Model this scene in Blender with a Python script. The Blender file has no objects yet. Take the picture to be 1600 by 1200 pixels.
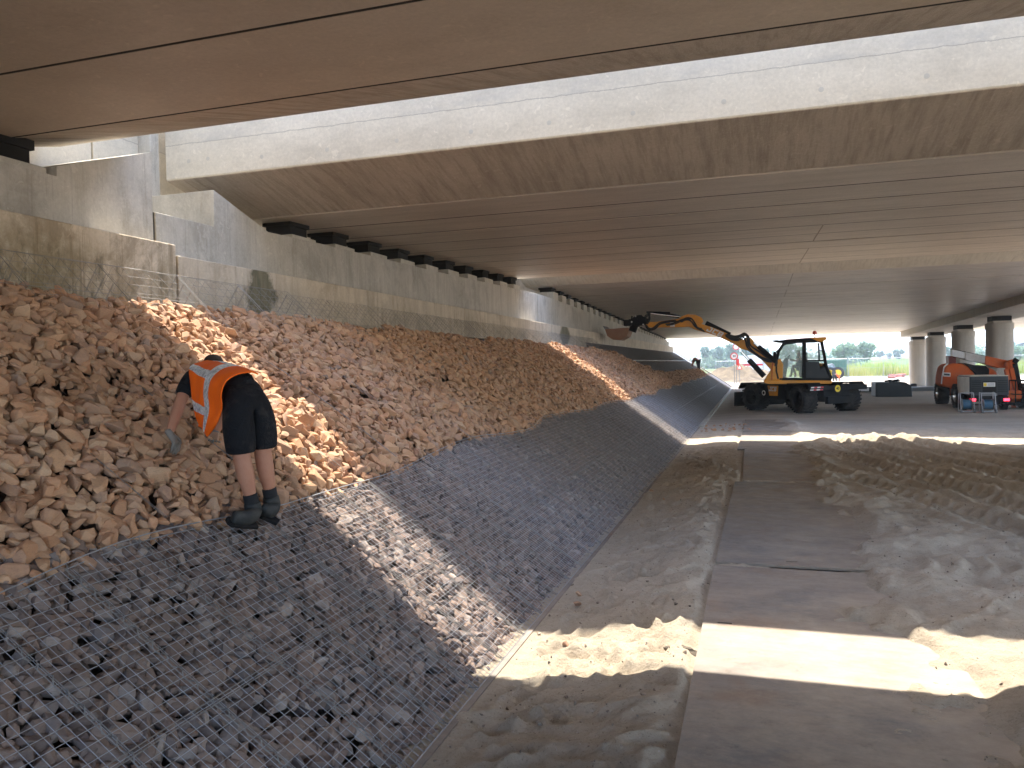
import bpy, bmesh, math, random
import numpy as np
from mathutils import Vector, Matrix
random.seed(7); rng = np.random.RandomState(7)
S = bpy.context.scene
R_ = math.radians
# ------------------------------------------------------------------ camera
EYE = Vector((0, 0, 2.0)); FPX = 1200.0
_v1 = np.array([375, -35, FPX]); _v1 /= np.linalg.norm(_v1)
_v2 = np.array([-3810, 50, FPX]); _v2 /= np.linalg.norm(_v2)
_X = -_v2; _Y = _v1 - _X * _v1.dot(_X); _Y /= np.linalg.norm(_Y); _Z = np.cross(_X, _Y)
CR = np.stack([_X, _Y, _Z], 1)            # camera (right, down, forward) = CR @ world
cd = bpy.data.cameras.new('camera'); cam = bpy.data.objects.new('camera', cd); S.collection.objects.link(cam)
r_, d_, f_ = CR[0], CR[1], CR[2]
M = Matrix(((r_[0], -d_[0], -f_[0], EYE[0]), (r_[1], -d_[1], -f_[1], EYE[1]), (r_[2], -d_[2], -f_[2], EYE[2]), (0, 0, 0, 1)))
cam.matrix_world = M
cd.sensor_width = 36; cd.lens = 27.0; cd.clip_start = 0.05; cd.clip_end = 6000
S.camera = cam
def ray(x, y): return CR.T @ np.array([(x - 800) / FPX, (y - 600) / FPX, 1.0])
def PY(x, y, Y): d = ray(x, y); return Vector(d * (Y / d[1])) + EYE        # measured photo point on the plane at distance Y
def PX(x, y, X): d = ray(x, y); return Vector(d * (X / d[0])) + EYE
def PZ(x, y, z=0.0): d = ray(x, y); return Vector(d * ((z - 2.0) / d[2])) + EYE
def PD(x, y, D): return Vector(ray(x, y) * D) + EYE
# ------------------------------------------------------------------ light
TANY, TANX = 0.42, -0.09                   # ray drift per metre of fall: towards -Y and +X
sun_dir = Vector((TANX, TANY, 1.0)).normalized()
elev = math.asin(sun_dir.z); az = math.atan2(sun_dir.x, sun_dir.y)
w = bpy.data.worlds.new('World'); S.world = w; w.use_nodes = True
wn = w.node_tree.nodes; wl = w.node_tree.links
sky = wn.new('ShaderNodeTexSky'); sky.sky_type = 'NISHITA'; sky.sun_disc = False
sky.sun_elevation = elev; sky.sun_rotation = az; sky.dust_density = 1.2; sky.air_density = 0.75; sky.ozone_density = 1.0
wl.new(sky.outputs[0], wn['Background'].inputs[0]); wn['Background'].inputs[1].default_value = 0.15
ld = bpy.data.lights.new('sun', 'SUN'); ld.energy = 2.0; ld.angle = R_(0.55); ld.color = (1.0, 0.93, 0.82)
lo = bpy.data.objects.new('sun', ld); S.collection.objects.link(lo); lo.rotation_euler = sun_dir.to_track_quat('Z', 'Y').to_euler()
lo.location = (0, 30, 40)
S.view_settings.view_transform = 'Standard'; S.view_settings.look = 'None'; S.view_settings.exposure = 2.85; S.view_settings.gamma = 1
try:
    S.cycles.max_bounces = 12; S.cycles.diffuse_bounces = 8; S.cycles.transparent_max_bounces = 12
except Exception: pass
# ------------------------------------------------------------------ materials
class NT:
    def __init__(s, name, rough=0.8, spec=0.3, metal=0.0):
        s.m = bpy.data.materials.new(name); s.m.use_nodes = True
        s.t = s.m.node_tree; s.n = s.t.nodes; s.l = s.t.links; s.b = s.n['Principled BSDF']
        s.b.inputs['Roughness'].default_value = rough; s.b.inputs['Metallic'].default_value = metal
        s.b.inputs['Specular IOR Level'].default_value = spec
        s._c = None
    def pos(s, scale=(1, 1, 1), rot=(0, 0, 0)):
        g = s.n.new('ShaderNodeNewGeometry'); mp = s.n.new('ShaderNodeMapping')
        mp.inputs['Scale'].default_value = scale; mp.inputs['Rotation'].default_value = rot
        s.l.new(g.outputs['Position'], mp.inputs[0]); return mp.outputs[0]
    def obj(s, scale=(1, 1, 1)):
        g = s.n.new('ShaderNodeTexCoord'); mp = s.n.new('ShaderNodeMapping'); mp.inputs['Scale'].default_value = scale
        s.l.new(g.outputs['Object'], mp.inputs[0]); return mp.outputs[0]
    def noise(s, vec, sc, det=6, rough=.6, dist=0):
        k = s.n.new('ShaderNodeTexNoise'); k.inputs['Scale'].default_value = sc; k.inputs['Detail'].default_value = det
        k.inputs['Roughness'].default_value = rough; k.inputs['Distortion'].default_value = dist
        s.l.new(vec, k.inputs['Vector']); return k.outputs[0]
    def ramp(s, v, stops):
        k = s.n.new('ShaderNodeValToRGB'); e = k.color_ramp.elements
        while len(e) < len(stops): e.new(0.5)
        for el, (p, c) in zip(e, stops):
            el.position = p; el.color = (c, c, c, 1) if isinstance(c, (int, float)) else (*c, 1)
        s.l.new(v, k.inputs[0]); return k.outputs[0]
    def mix(s, f, a, b, mode='MIX'):
        k = s.n.new('ShaderNodeMix'); k.data_type = 'RGBA'; k.blend_type = mode
        for i, v in ((0, f), (6, a), (7, b)):
            if isinstance(v, (int, float)): k.inputs[i].default_value = v
            elif isinstance(v, tuple): k.inputs[i].default_value = (*v, 1)
            else: s.l.new(v, k.inputs[i])
        return k.outputs[2]
    def math(s, op, a, b=0.0, clamp=False):
        k = s.n.new('ShaderNodeMath'); k.operation = op; k.use_clamp = clamp
        for i, v in enumerate((a, b)):
            if isinstance(v, (int, float)): k.inputs[i].default_value = v
            else: s.l.new(v, k.inputs[i])
        return k.outputs[0]
    def sep(s, v):
        k = s.n.new('ShaderNodeSeparateXYZ'); s.l.new(v, k.inputs[0]); return k.outputs
    def col(s, c):
        if isinstance(c, tuple): s.b.inputs['Base Color'].default_value = (*c, 1)
        else: s.l.new(c, s.b.inputs['Base Color'])
        return s
    def rough(s, v): s.l.new(v, s.b.inputs['Roughness']); return s
    def bump(s, h, strength=.3, dist=.02):
        k = s.n.new('ShaderNodeBump'); k.inputs['Strength'].default_value = strength; k.inputs['Distance'].default_value = dist
        s.l.new(h, k.inputs['Height']); s.l.new(k.outputs[0], s.b.inputs['Normal']); return s
def plain(name, c, rough=.6, metal=0., spec=.4, dirt=.25, dsc=3.0, dcol=(.25, .2, .14)):
    k = NT(name, rough, spec, metal); p = k.pos()
    f = k.ramp(k.noise(p, dsc, 5), [(.42, 0.), (.75, dirt)])
    k.col(k.mix(f, c, dcol)); return k.m
def concrete(name, base, dark, streak=(1, 1, 1), ssc=3., algae=0., rough=.75, bstr=.25, patches=.5, spec=.3, line=0., stain=0.):
    k = NT(name, rough, spec); p = k.pos()
    c = k.mix(k.ramp(k.noise(p, .8, 8, .65), [(.35, 0.), (.68, 1.)]), base, tuple(v * (1 - .35 * patches) for v in base))
    st = k.ramp(k.noise(k.pos(streak), ssc, 6, .7), [(.45, 0.), (.72, .75)])
    c = k.mix(st, c, dark)
    if stain:
        c = k.mix(k.ramp(k.noise(k.pos((1, 1, .8), (0, 0, .7)), .9, 10, .75, .4), [(.50, 0.), (.60, .6 * stain)]), c, tuple(v * .62 for v in dark))
        c = k.mix(k.ramp(k.noise(k.pos((1, 4.5, .14)), 2.1, 5, .8), [(.56, 0.), (.66, .7 * stain)]), c, tuple(v * .6 for v in dark))
        c = k.mix(k.ramp(k.noise(k.pos((1, 1.4, .9), (0, 0, 2.)), 1.6, 10, .75, .3), [(.56, 0.), (.62, .45 * stain)]), c, tuple(min(1, v * 1.25) for v in base))
    c = k.mix(k.ramp(k.noise(p, 30, 3, .7), [(.3, .16), (.7, 0.)]), c, (.08, .07, .06))
    c = k.mix(k.ramp(k.noise(p, 9, 2, .5, 1.5), [(.66, 0.), (.70, .22)]), c, tuple(min(1, v * 1.3) for v in base))
    if algae:
        z = k.sep(p)[2]
        zf = k.math('MULTIPLY', k.ramp(k.math('MULTIPLY', k.math('SUBTRACT', z, 2.7), 1.5), [(0., 1.), (.55, .75), (.95, .0)]), algae)
        af = k.ramp(k.noise(k.pos((1, 1.3, 1.1)), 1.0, 10, .78), [(.44, 0.), (.58, .9)])
        c = k.mix(k.math('MULTIPLY', af, zf, True), c, (.20, .155, .075))
        af = k.ramp(k.noise(k.pos((1, 2.2, .7), (0, 0, .4)), 2.2, 10, .8), [(.53, 0.), (.62, .8)])
        c = k.mix(k.math('MULTIPLY', af, zf, True), c, (.075, .07, .04))
        yy = k.math('ADD', k.sep(p)[1], k.math('MULTIPLY', k.noise(p, 6, 6, .7), .5))
        for y0, hw in ((8.55, .38), (24.9, .9)):
            d = k.math('DIVIDE', k.math('ABSOLUTE', k.math('SUBTRACT', yy, y0)), hw)
            d = k.math('ADD', d, k.math('MULTIPLY', k.math('ABSOLUTE', k.math('SUBTRACT', z, 2.98)), 1.6))
            c = k.mix(k.ramp(d, [(.72, .85), (.98, 0.)]), c, k.mix(k.ramp(k.noise(k.pos((1, 4, .6)), 5, 5), [(.4, 0.), (.6, 1.)]), (.055, .055, .022), (.14, .125, .07)))
    if line:
        zz = k.math('SUBTRACT', k.math('ADD', k.sep(p)[2], k.math('MULTIPLY', k.noise(k.pos((3, 1, 1)), 2.5, 6, .7), .05)), line)
        c = k.mix(k.ramp(k.math('MULTIPLY', k.math('ABSOLUTE', zz), 10), [(.03, .5), (.07, 0.)]), c, (.2, .19, .17))
        c = k.mix(k.math('MULTIPLY', k.ramp(k.math('ADD', k.math('MULTIPLY', zz, 4), .5), [(.5, 0.), (.53, 1.), (1., .3)]), k.ramp(k.noise(k.pos((.8, 1, 2)), 1.5, 8, .7), [(.46, 0.), (.6, .55)])), c, (.40, .39, .36))
    k.col(c)
    k.bump(k.math('ADD', k.noise(p, 22, 8, .7), k.math('MULTIPLY', k.noise(k.pos(streak), ssc * 4, 3), .6)), bstr, .012)
    return k.m
mt = {}
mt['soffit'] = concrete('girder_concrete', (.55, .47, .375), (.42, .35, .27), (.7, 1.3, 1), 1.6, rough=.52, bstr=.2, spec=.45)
mt['soffit_far'] = concrete('far_girder_concrete', (.68, .61, .52), (.38, .33, .27), (.3, 2.2, 1), 2.6, rough=.42, bstr=.25, spec=.55, stain=.0)  # base colour raised above the near girders to offset the far deck's dim light
mt['fluted_far'] = concrete('gap_lit_formwork_concrete', (.66, .60, .49), (.40, .34, .26), (3.4, .35, .35), 3.6, bstr=.8)  # light from the gap on the far edge beam, put into a paler base
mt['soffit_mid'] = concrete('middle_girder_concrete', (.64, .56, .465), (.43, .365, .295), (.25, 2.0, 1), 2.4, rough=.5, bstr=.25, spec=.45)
mt['soffit_plain'] = concrete('deck_slab_concrete', (.33, .27, .21), (.2, .16, .12), (.25, 1.6, 1), 2.2)  # darker brown concrete for the slab above the girders
mt['fluted'] = concrete('formwork_concrete', (.52, .445, .355), (.25, .20, .15), (3.4, .35, .35), 3.6, bstr=.8)
mt['fascia'] = concrete('fascia_concrete', (.70, .645, .53), (.47, .43, .35), (.5, .5, 1.2), 1.6, bstr=.12, patches=.3, line=4.92)
mt['wall'] = concrete('wall_concrete', (.58, .55, .48), (.36, .33, .27), (1, 2.0, .22), 2.6, algae=.0, bstr=.3, stain=.6)
mt['ledge_clean'] = concrete('far_ledge_concrete', (.70, .61, .475), (.40, .31, .21), (1, 1.6, .3), 2.2, algae=.25, bstr=.3, stain=.55)
mt['ledge'] = concrete('ledge_concrete', (.68, .585, .44), (.36, .27, .16), (1, 1.6, .35), 2.2, algae=.95, bstr=.35, stain=.9)
mt['plinth'] = concrete('plinth_concrete', (.60, .57, .49), (.40, .36, .29), (1, 1, .4), 4)
mt['plinth_dark'] = plain('seam_line', (.34, .29, .235), .9)
mt['plug'] = plain('plug_grout', (.50, .48, .42), .8)
mt['pier'] = concrete('pier_concrete', (.52, .48, .42), (.36, .32, .27), (2, 2, .15), 2, bstr=.1)
mt['black'] = plain('bearing_rubber', (.006, .006, .006), .8, dirt=.05)
mt['joint'] = plain('joint_filler', (.02, .018, .016), .9, dirt=.1)
def stone_mat(name, ramp_stops, dust, seed=0.):
    k = NT(name, .85, .2)
    at = k.n.new('ShaderNodeAttribute'); at.attribute_name = 'rnd'
    oi = k.n.new('ShaderNodeObjectInfo')
    r = k.math('FRACT', k.math('ADD', at.outputs['Fac'], oi.outputs['Random']))
    c = k.ramp(r, ramp_stops); p = k.pos()
    c = k.mix(k.ramp(k.noise(p, 26, 6, .7), [(.35, 0.), (.7, .55)]), c, dust)
    c = k.mix(k.ramp(k.noise(k.pos((1, 1, 3)), 60, 3, .6), [(.5, 0.), (.75, .35)]), c, (.12, .09, .08))
    c = k.mix(k.ramp(k.noise(p, .9, 4, .6), [(.45, 0.), (.65, .45)]), c, tuple(v * .7 for v in dust))
    k.col(c); k.bump(k.noise(p, 55, 8, .75), .5, .006); return k.m
mt['stone'] = stone_mat('loose_stone', [(0., (.54, .29, .165)), (.2, (.42, .225, .13)), (.38, (.58, .36, .215)), (.55, (.35, .19, .125)), (.7, (.54, .37, .24)), (.86, (.31, .19, .14)), (.96, (.50, .32, .22)), (1., (.17, .15, .14))], (.55, .34, .195))
mt['stone_dark'] = stone_mat('packed_stone', [(0., (.215, .15, .125)), (.25, (.29, .21, .17)), (.45, (.125, .10, .10)), (.65, (.35, .26, .21)), (.85, (.13, .12, .13)), (1., (.50, .42, .36))], (.28, .21, .165))
def sand_mat():
    k = NT('sand', .95, .1); p = k.pos()
    c = k.mix(k.ramp(k.noise(p, .45, 8, .65), [(.38, 0.), (.62, 1.)]), (.56, .475, .365), (.46, .39, .30))
    c = k.mix(k.ramp(k.noise(p, 3.5, 8, .7), [(.5, 0.), (.75, .5)]), c, (.33, .27, .21))
    c = k.mix(k.ramp(k.noise(k.pos((1, 1.6, 1)), 9, 8, .8, .5), [(.48, 0.), (.66, .4)]), c, (.31, .25, .19))
    c = k.mix(k.ramp(k.noise(p, 60, 3, .8), [(.58, 0.), (.70, .55)]), c, (.12, .09, .07))
    c = k.mix(k.ramp(k.noise(p, 45, 2, .5), [(.68, 0.), (.72, .5)]), c, (.6, .55, .48))
    # hard standing and compacted soil under the bridge, colour lifted against dim light there
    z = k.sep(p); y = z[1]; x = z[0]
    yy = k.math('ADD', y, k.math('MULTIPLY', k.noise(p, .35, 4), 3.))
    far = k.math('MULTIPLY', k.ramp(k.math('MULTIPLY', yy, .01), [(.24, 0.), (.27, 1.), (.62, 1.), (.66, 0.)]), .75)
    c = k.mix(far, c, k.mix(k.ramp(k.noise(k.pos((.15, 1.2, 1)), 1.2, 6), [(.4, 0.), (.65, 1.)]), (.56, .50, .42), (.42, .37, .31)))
    soil = k.math('MULTIPLY', k.ramp(k.math('MULTIPLY', k.math('SUBTRACT', z[2], .12), 1.6), [(.0, 0.), (.25, 1.)]), k.ramp(k.math('MULTIPLY', y, .01), [(.63, 0.), (.66, 1.)]))
    c = k.mix(soil, c, k.mix(k.ramp(k.noise(p, .9, 8, .7), [(.4, 0.), (.62, 1.)]), (.20, .155, .10), (.10, .08, .055)))
    # grass beyond the site
    g = k.ramp(k.math('MULTIPLY', k.math('ADD', y, k.math('MULTIPLY', k.noise(p, .08, 4), 8.)), .004), [(.372, 0.), (.385, 1.)])
    gc = k.mix(k.ramp(k.noise(k.pos((.6, 1, 1)), .12, 6), [(.42, 0.), (.6, 1.)]), (.07, .15, .025), (.15, .17, .05))
    c = k.mix(g, c, gc)
    k.col(c)
    k.bump(k.math('ADD', k.noise(p, 11, 9, .75), k.math('MULTIPLY', k.noise(p, 45, 6, .8), .8)), .9, .035)
    return k.m
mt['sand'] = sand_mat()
def plate_mat():
    k = NT('steel_plate', .55, .4, .25); p = k.pos()
    c = k.mix(k.ramp(k.noise(p, 1.3, 10, .78), [(.38, 0.), (.62, 1.)]), (.31, .255, .205), (.20, .185, .17))
    c = k.mix(k.ramp(k.noise(k.pos((.35, 5, 1)), 3.2, 6, .7), [(.42, 0.), (.62, .45)]), c, (.215, .17, .14))
    c = k.mix(k.ramp(k.noise(p, 7, 8, .8), [(.55, 0.), (.66, .5)]), c, (.085, .07, .06))
    c = k.mix(k.ramp(k.noise(p, 1.1, 5, .6), [(.56, 0.), (.70, .6)]), c, (.26, .15, .085))
    x = k.sep(p)[0]
    du = k.ramp(k.math('ADD', k.noise(k.pos((.8, 1.3, 1)), 2.3, 10, .8), k.math('MULTIPLY', x, .11)), [(.44, 0.), (.70, .8)])
    c = k.mix(du, c, (.42, .35, .265))
    k.col(c); k.bump(k.noise(p, 20, 6, .7), .3, .006)
    k.rough(k.ramp(k.noise(p, 3, 4), [(.3, .45), (.7, .9)])); return k.m
mt['plate'] = plate_mat()
mt['wire'] = plain('galvanised_wire', (.38, .39, .41), .5, .5, dirt=.15)
mt['wire_dull'] = plain('weathered_wire', (.28, .27, .26), .5, .6, dirt=.3)
mt['under'] = plain('geotextile', (.09, .07, .058), .95, dirt=.3)
mt['yellow'] = plain('yellow_paint', (.80, .33, .015), .35, dirt=.35, dsc=2.)
mt['mblack'] = plain('black_paint', (.008, .009, .011), .65, 0., .15, dirt=.06, dsc=2.)
mt['rubber'] = plain('tyre_rubber', (.016, .016, .017), .85, dirt=.4, dsc=5., dcol=(.14, .12, .10))
mt['hose'] = plain('hydraulic_hose', (.010, .010, .010), .45, dirt=.1)
mt['chrome'] = plain('chrome_rod', (.7, .72, .74), .18, 1.0, dirt=.05)
mt['white'] = plain('white_paint', (.78, .78, .76), .5, dirt=.15)
mt['red'] = plain('red_paint', (.6, .03, .03), .4, dirt=.1)
mt['decal_yellow'] = plain('yellow_decal', (.85, .62, .02), .5, dirt=.05)
mt['orange'] = plain('orange_paint', (.62, .13, .035), .75, 0., .1, dirt=.35, dsc=2.5)
mt['grey'] = plain('grey_paint', (.18, .19, .20), .6, dirt=.3)
mt['slate'] = plain('dark_slate_paint', (.022, .030, .037), .5, dirt=.08)
mt['cream'] = plain('cream_panel', (.70, .67, .58), .5, dirt=.3)
mt['bluehose'] = plain('blue_hose', (.06, .16, .26), .5, dirt=.2, dsc=8)
mt['bucket'] = plain('rusty_bucket', (.30, .16, .10), .7, .2, dirt=.6, dcol=(.35, .24, .17))
def glass_mat():
    k = NT('cab_glass', .05, .5); k.col((.55, .72, .68)); k.b.inputs['Alpha'].default_value = .28; return k.m
mt['glass'] = glass_mat()
def emit_mat(name, c, s):
    k = NT(name, .3); k.col(c); k.b.inputs['Emission Color'].default_value = (*c, 1); k.b.inputs['Emission Strength'].default_value = s; return k.m
mt['taillight'] = emit_mat('lit_tail_light', (1, .03, .06), 1.2)
mt['skin'] = plain('skin', (.42, .205, .13), .5, dirt=.5, dsc=12, dcol=(.34, .13, .08))
mt['hair'] = plain('hair', (.035, .022, .015), .8, dirt=.1)
mt['cloth'] = plain('black_cloth', (.010, .011, .014), .9, dirt=.12, dsc=7., dcol=(.12, .11, .10))
def cloth_mat():
    k = NT('black_work_cloth', .85, .2); p = k.pos()
    c = k.mix(k.ramp(k.noise(p, 6, 8, .7), [(.52, 0.), (.68, .55)]), (.011, .012, .015), (.075, .068, .06))
    k.col(c); k.bump(k.math('ADD', k.noise(p, 9, 4, .6, 1.2), k.math('MULTIPLY', k.noise(p, 120, 2), .15)), .8, .03); return k.m
mt['shorts'] = cloth_mat()
mt['boot'] = plain('boot_leather', (.022, .025, .026), .7, dirt=.5, dsc=12., dcol=(.10, .09, .075))
mt['glove'] = plain('grey_glove', (.19, .18, .165), .8, dirt=.4, dsc=20)
def vest_mat():
    k = NT('hi_vis_orange', .7, .2); p = k.pos()
    k.col((1.0, .16, .012)); k.bump(k.noise(p, 7, 5, .6), .5, .03); return k.m
mt['vest'] = vest_mat()
def reflect_mat():
    k = NT('reflective_tape', .4, .5, .3); p = k.pos()
    k.col(k.mix(k.ramp(k.noise(p, 38, 4, .6), [(.4, 0.), (.6, 1.)]), (.85, .88, .92), (.42, .47, .52))); k.bump(k.noise(p, 30, 3), .4, .01); return k.m
mt['tape'] = reflect_mat()
def leaf_mat(name, a, b):
    k = NT(name, .7, .2); at = k.n.new('ShaderNodeAttribute'); at.attribute_name = 'rnd'
    k.col(k.mix(at.outputs['Fac'], a, b)); 
    tr = k.n.new('ShaderNodeBsdfTranslucent'); ms = k.n.new('ShaderNodeMixShader'); ms.inputs[0].default_value = .45
    src = k.b.inputs['Base Color'].links[0].from_socket; k.l.new(src, tr.inputs[0]); k.l.new(k.b.outputs[0], ms.inputs[1]); k.l.new(tr.outputs[0], ms.inputs[2])
    k.l.new(ms.outputs[0], k.n['Material Output'].inputs['Surface']); return k.m
mt['leaf'] = leaf_mat('hazed_willow_leaf', (.14, .23, .14), (.26, .36, .23))  # greens lifted pale so distance haze is part of the leaf colour
mt['leaf2'] = leaf_mat('hazed_poplar_leaf', (.13, .22, .18), (.24, .34, .27))  # bluer green, likewise paled to imitate haze
mt['reed'] = leaf_mat('tall_grass', (.20, .36, .05), (.50, .44, .14))
mt['gravel'] = stone_mat('gravel_bit', [(0., (.30, .22, .17)), (.4, (.16, .13, .11)), (.7, (.42, .34, .26)), (1., (.07, .06, .055))], (.3, .24, .18))
mt['bark'] = plain('bark', (.10, .08, .06), .9)
mt['grass'] = plain('grass_bank', (.05, .10, .02), .9, dirt=.7, dsc=.3, dcol=(.09, .11, .03))
# ------------------------------------------------------------------ helpers
COL = S.collection
def tagit(o, label=None, cat=None, group=None, kind=None):
    for k, v in (('label', label), ('category', cat), ('group', group), ('kind', kind)):
        if v: o[k] = v
    return o
def thing(name, label, cat, loc=(0, 0, 0), group=None):
    o = bpy.data.objects.new(name, None); COL.objects.link(o); o.location = loc; o.empty_display_size = .2
    return tagit(o, label, cat, group)
def wloc(o):
    v = Vector((0, 0, 0))
    while o: v += o.location; o = o.parent
    return v
class MB:
    def __init__(s, xf=None): s.v = []; s.f = []; s.mi = []; s.xf = xf; s.cur = 0
    def add(s, vs, fs):
        n = len(s.v)
        for p in vs: s.v.append(tuple(s.xf @ Vector(p)) if s.xf else tuple(p))
        for q in fs: s.f.append(tuple(i + n for i in q)); s.mi.append(s.cur)
    def box(s, x0, x1, y0, y1, z0, z1):
        s.add([(x0, y0, z0), (x1, y0, z0), (x1, y1, z0), (x0, y1, z0), (x0, y0, z1), (x1, y0, z1), (x1, y1, z1), (x0, y1, z1)],
              [(0, 3, 2, 1), (4, 5, 6, 7), (0, 1, 5, 4), (1, 2, 6, 5), (2, 3, 7, 6), (3, 0, 4, 7)])
    def prism(s, pts, off):                       # pts: planar loop of Vectors, off: extrusion vector
        n = len(pts); off = Vector(off); a = [Vector(p) for p in pts]; b = [p + off for p in a]
        s.add(a + b, [tuple(range(n))[::-1], tuple(range(n, 2 * n))] + [(i, (i + 1) % n, n + (i + 1) % n, n + i) for i in range(n)])
    def tube(s, pts, r, n=8, cap=True):
        pts = [Vector(p) for p in pts]; rs = r if isinstance(r, (list, tuple)) else [r] * len(pts)
        vs = []; fs = []; up = None
        for i, p in enumerate(pts):
            t = (pts[min(i + 1, len(pts) - 1)] - pts[max(i - 1, 0)]).normalized()
            if up is None: up = Vector((0, 0, 1)) if abs(t.z) < .9 else Vector((1, 0, 0))
            a = t.cross(up).normalized(); b = a.cross(t).normalized(); up = b
            for k in range(n):
                an = 2 * math.pi * (k + .5) / n; vs.append(p + (a * math.cos(an) + b * math.sin(an)) * rs[i])
        for i in range(len(pts) - 1):
            for k in range(n): fs.append((i * n + k, i * n + (k + 1) % n, (i + 1) * n + (k + 1) % n, (i + 1) * n + k))
        if cap: fs.append(tuple(range(n))[::-1]); fs.append(tuple((len(pts) - 1) * n + k for k in range(n)))
        s.add(vs, fs)
    def lathe(s, prof, c, ax, n=24):              # prof: (distance along axis, radius)
        c = Vector(c); ax = Vector(ax).normalized(); u = ax.orthogonal().normalized(); v = ax.cross(u)
        vs = []; fs = []
        for (d, r) in prof:
            for k in range(n):
                an = 2 * math.pi * k / n; vs.append(c + ax * d + (u * math.cos(an) + v * math.sin(an)) * r)
        for i in range(len(prof) - 1):
            for k in range(n): fs.append((i * n + k, i * n + (k + 1) % n, (i + 1) * n + (k + 1) % n, (i + 1) * n + k))
        s.add(vs, fs)
    def build(s, name, mats, parent=None, bevel=0, smooth=False, label=None):
        me = bpy.data.meshes.new(name); org = wloc(parent) if parent else Vector((0, 0, 0))
        me.from_pydata([tuple(Vector(p) - org) for p in s.v], [], s.f)
        if not isinstance(mats, (list, tuple)): mats = [mats]
        for m in mats: me.materials.append(m)
        if len(mats) > 1: me.polygons.foreach_set('material_index', s.mi)
        bm = bmesh.new(); bm.from_mesh(me); bmesh.ops.recalc_face_normals(bm, faces=bm.faces); bm.to_mesh(me); bm.free()
        if smooth:
            me.polygons.foreach_set('use_smooth', [True] * len(me.polygons))
            try: me.set_sharp_from_angle(angle=R_(40))
            except Exception: pass
        me.update(); o = bpy.data.objects.new(name, me); COL.objects.link(o); o.parent = parent
        if bevel:
            b = o.modifiers.new('bevel', 'BEVEL'); b.width = bevel; b.segments = 2; b.limit_method = 'ANGLE'
        if label: o['label'] = label
        return o
def one(name, mats, label, cat, group=None, **k):
    """top-level thing of one mesh, from MB"""
    def f(mb):
        o = mb.build(name, mats, **k); return tagit(o, label, cat, group)
    return f
def npmesh(name, V, F, mats, parent=None, smooth=False, rnd=None, ngon=None):
    me = bpy.data.meshes.new(name); V = np.asarray(V, np.float32); F = np.asarray(F, np.int32)
    me.vertices.add(len(V)); me.vertices.foreach_set('co', V.ravel())
    k = F.shape[1]; me.loops.add(F.size); me.loops.foreach_set('vertex_index', F.ravel())
    me.polygons.add(len(F)); me.polygons.foreach_set('loop_start', np.arange(0, F.size, k, dtype=np.int32))
    try: me.polygons.foreach_set('loop_total', np.full(len(F), k, np.int32))
    except Exception: pass
    me.polygons.foreach_set('use_smooth', np.full(len(F), smooth))
    if rnd is not None:
        a = me.attributes.new('rnd', 'FLOAT', 'POINT'); a.data.foreach_set('value', np.asarray(rnd, np.float32))
    for m in (mats if isinstance(mats, list) else [mats]): me.materials.append(m)
    me.update(calc_edges=True); me.validate()
    o = bpy.data.objects.new(name, me); COL.objects.link(o); o.parent = parent
    return o
def vnoise(x, y, seed=0):
    x = np.asarray(x, float); y = np.asarray(y, float)
    xi = np.floor(x).astype(int); yi = np.floor(y).astype(int); fx = x - xi; fy = y - yi
    fx = fx * fx * (3 - 2 * fx); fy = fy * fy * (3 - 2 * fy)
    def h(a, b):
        n = (a * 374761393 + b * 668265263 + seed * 974634777) & 0x7fffffff
        n = ((n ^ (n >> 13)) * 1274126177) & 0x7fffffff
        return ((n ^ (n >> 16)) & 0xffff) / 65535.0
    return (h(xi, yi) * (1 - fx) + h(xi + 1, yi) * fx) * (1 - fy) + (h(xi, yi + 1) * (1 - fx) + h(xi + 1, yi + 1) * fx) * fy
def fbm(x, y, o=4, seed=0):
    s = 0; a = .5
    for i in range(o): s = s + a * (vnoise(x * 2 ** i, y * 2 ** i, seed + i) - .5); a *= .5
    return s
def text_mesh(name, txt, size, mat, parent, origin, xdir, ydir, depth=.01, bold=.02, shear=0., sx=1.):
    cu = bpy.data.curves.new(name, 'FONT'); cu.body = txt; cu.size = size; cu.extrude = depth; cu.offset = bold * size; cu.shear = shear
    cu.align_x = 'CENTER'; cu.align_y = 'CENTER'
    to = bpy.data.objects.new('tmp', cu); COL.objects.link(to)
    dg = bpy.context.evaluated_depsgraph_get(); me = bpy.data.meshes.new_from_object(to.evaluated_get(dg))
    bpy.data.objects.remove(to); me.name = name
    xd = Vector(xdir).normalized(); yd = Vector(ydir).normalized(); zd = xd.cross(yd)
    org = Vector(origin) - (wloc(parent) if parent else Vector((0, 0, 0)))
    for v in me.vertices: v.co = org + xd * v.co.x * sx + yd * v.co.y + zd * v.co.z
    me.materials.clear(); me.materials.append(mat)
    o = bpy.data.objects.new(name, me); COL.objects.link(o); o.parent = parent; return o
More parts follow.
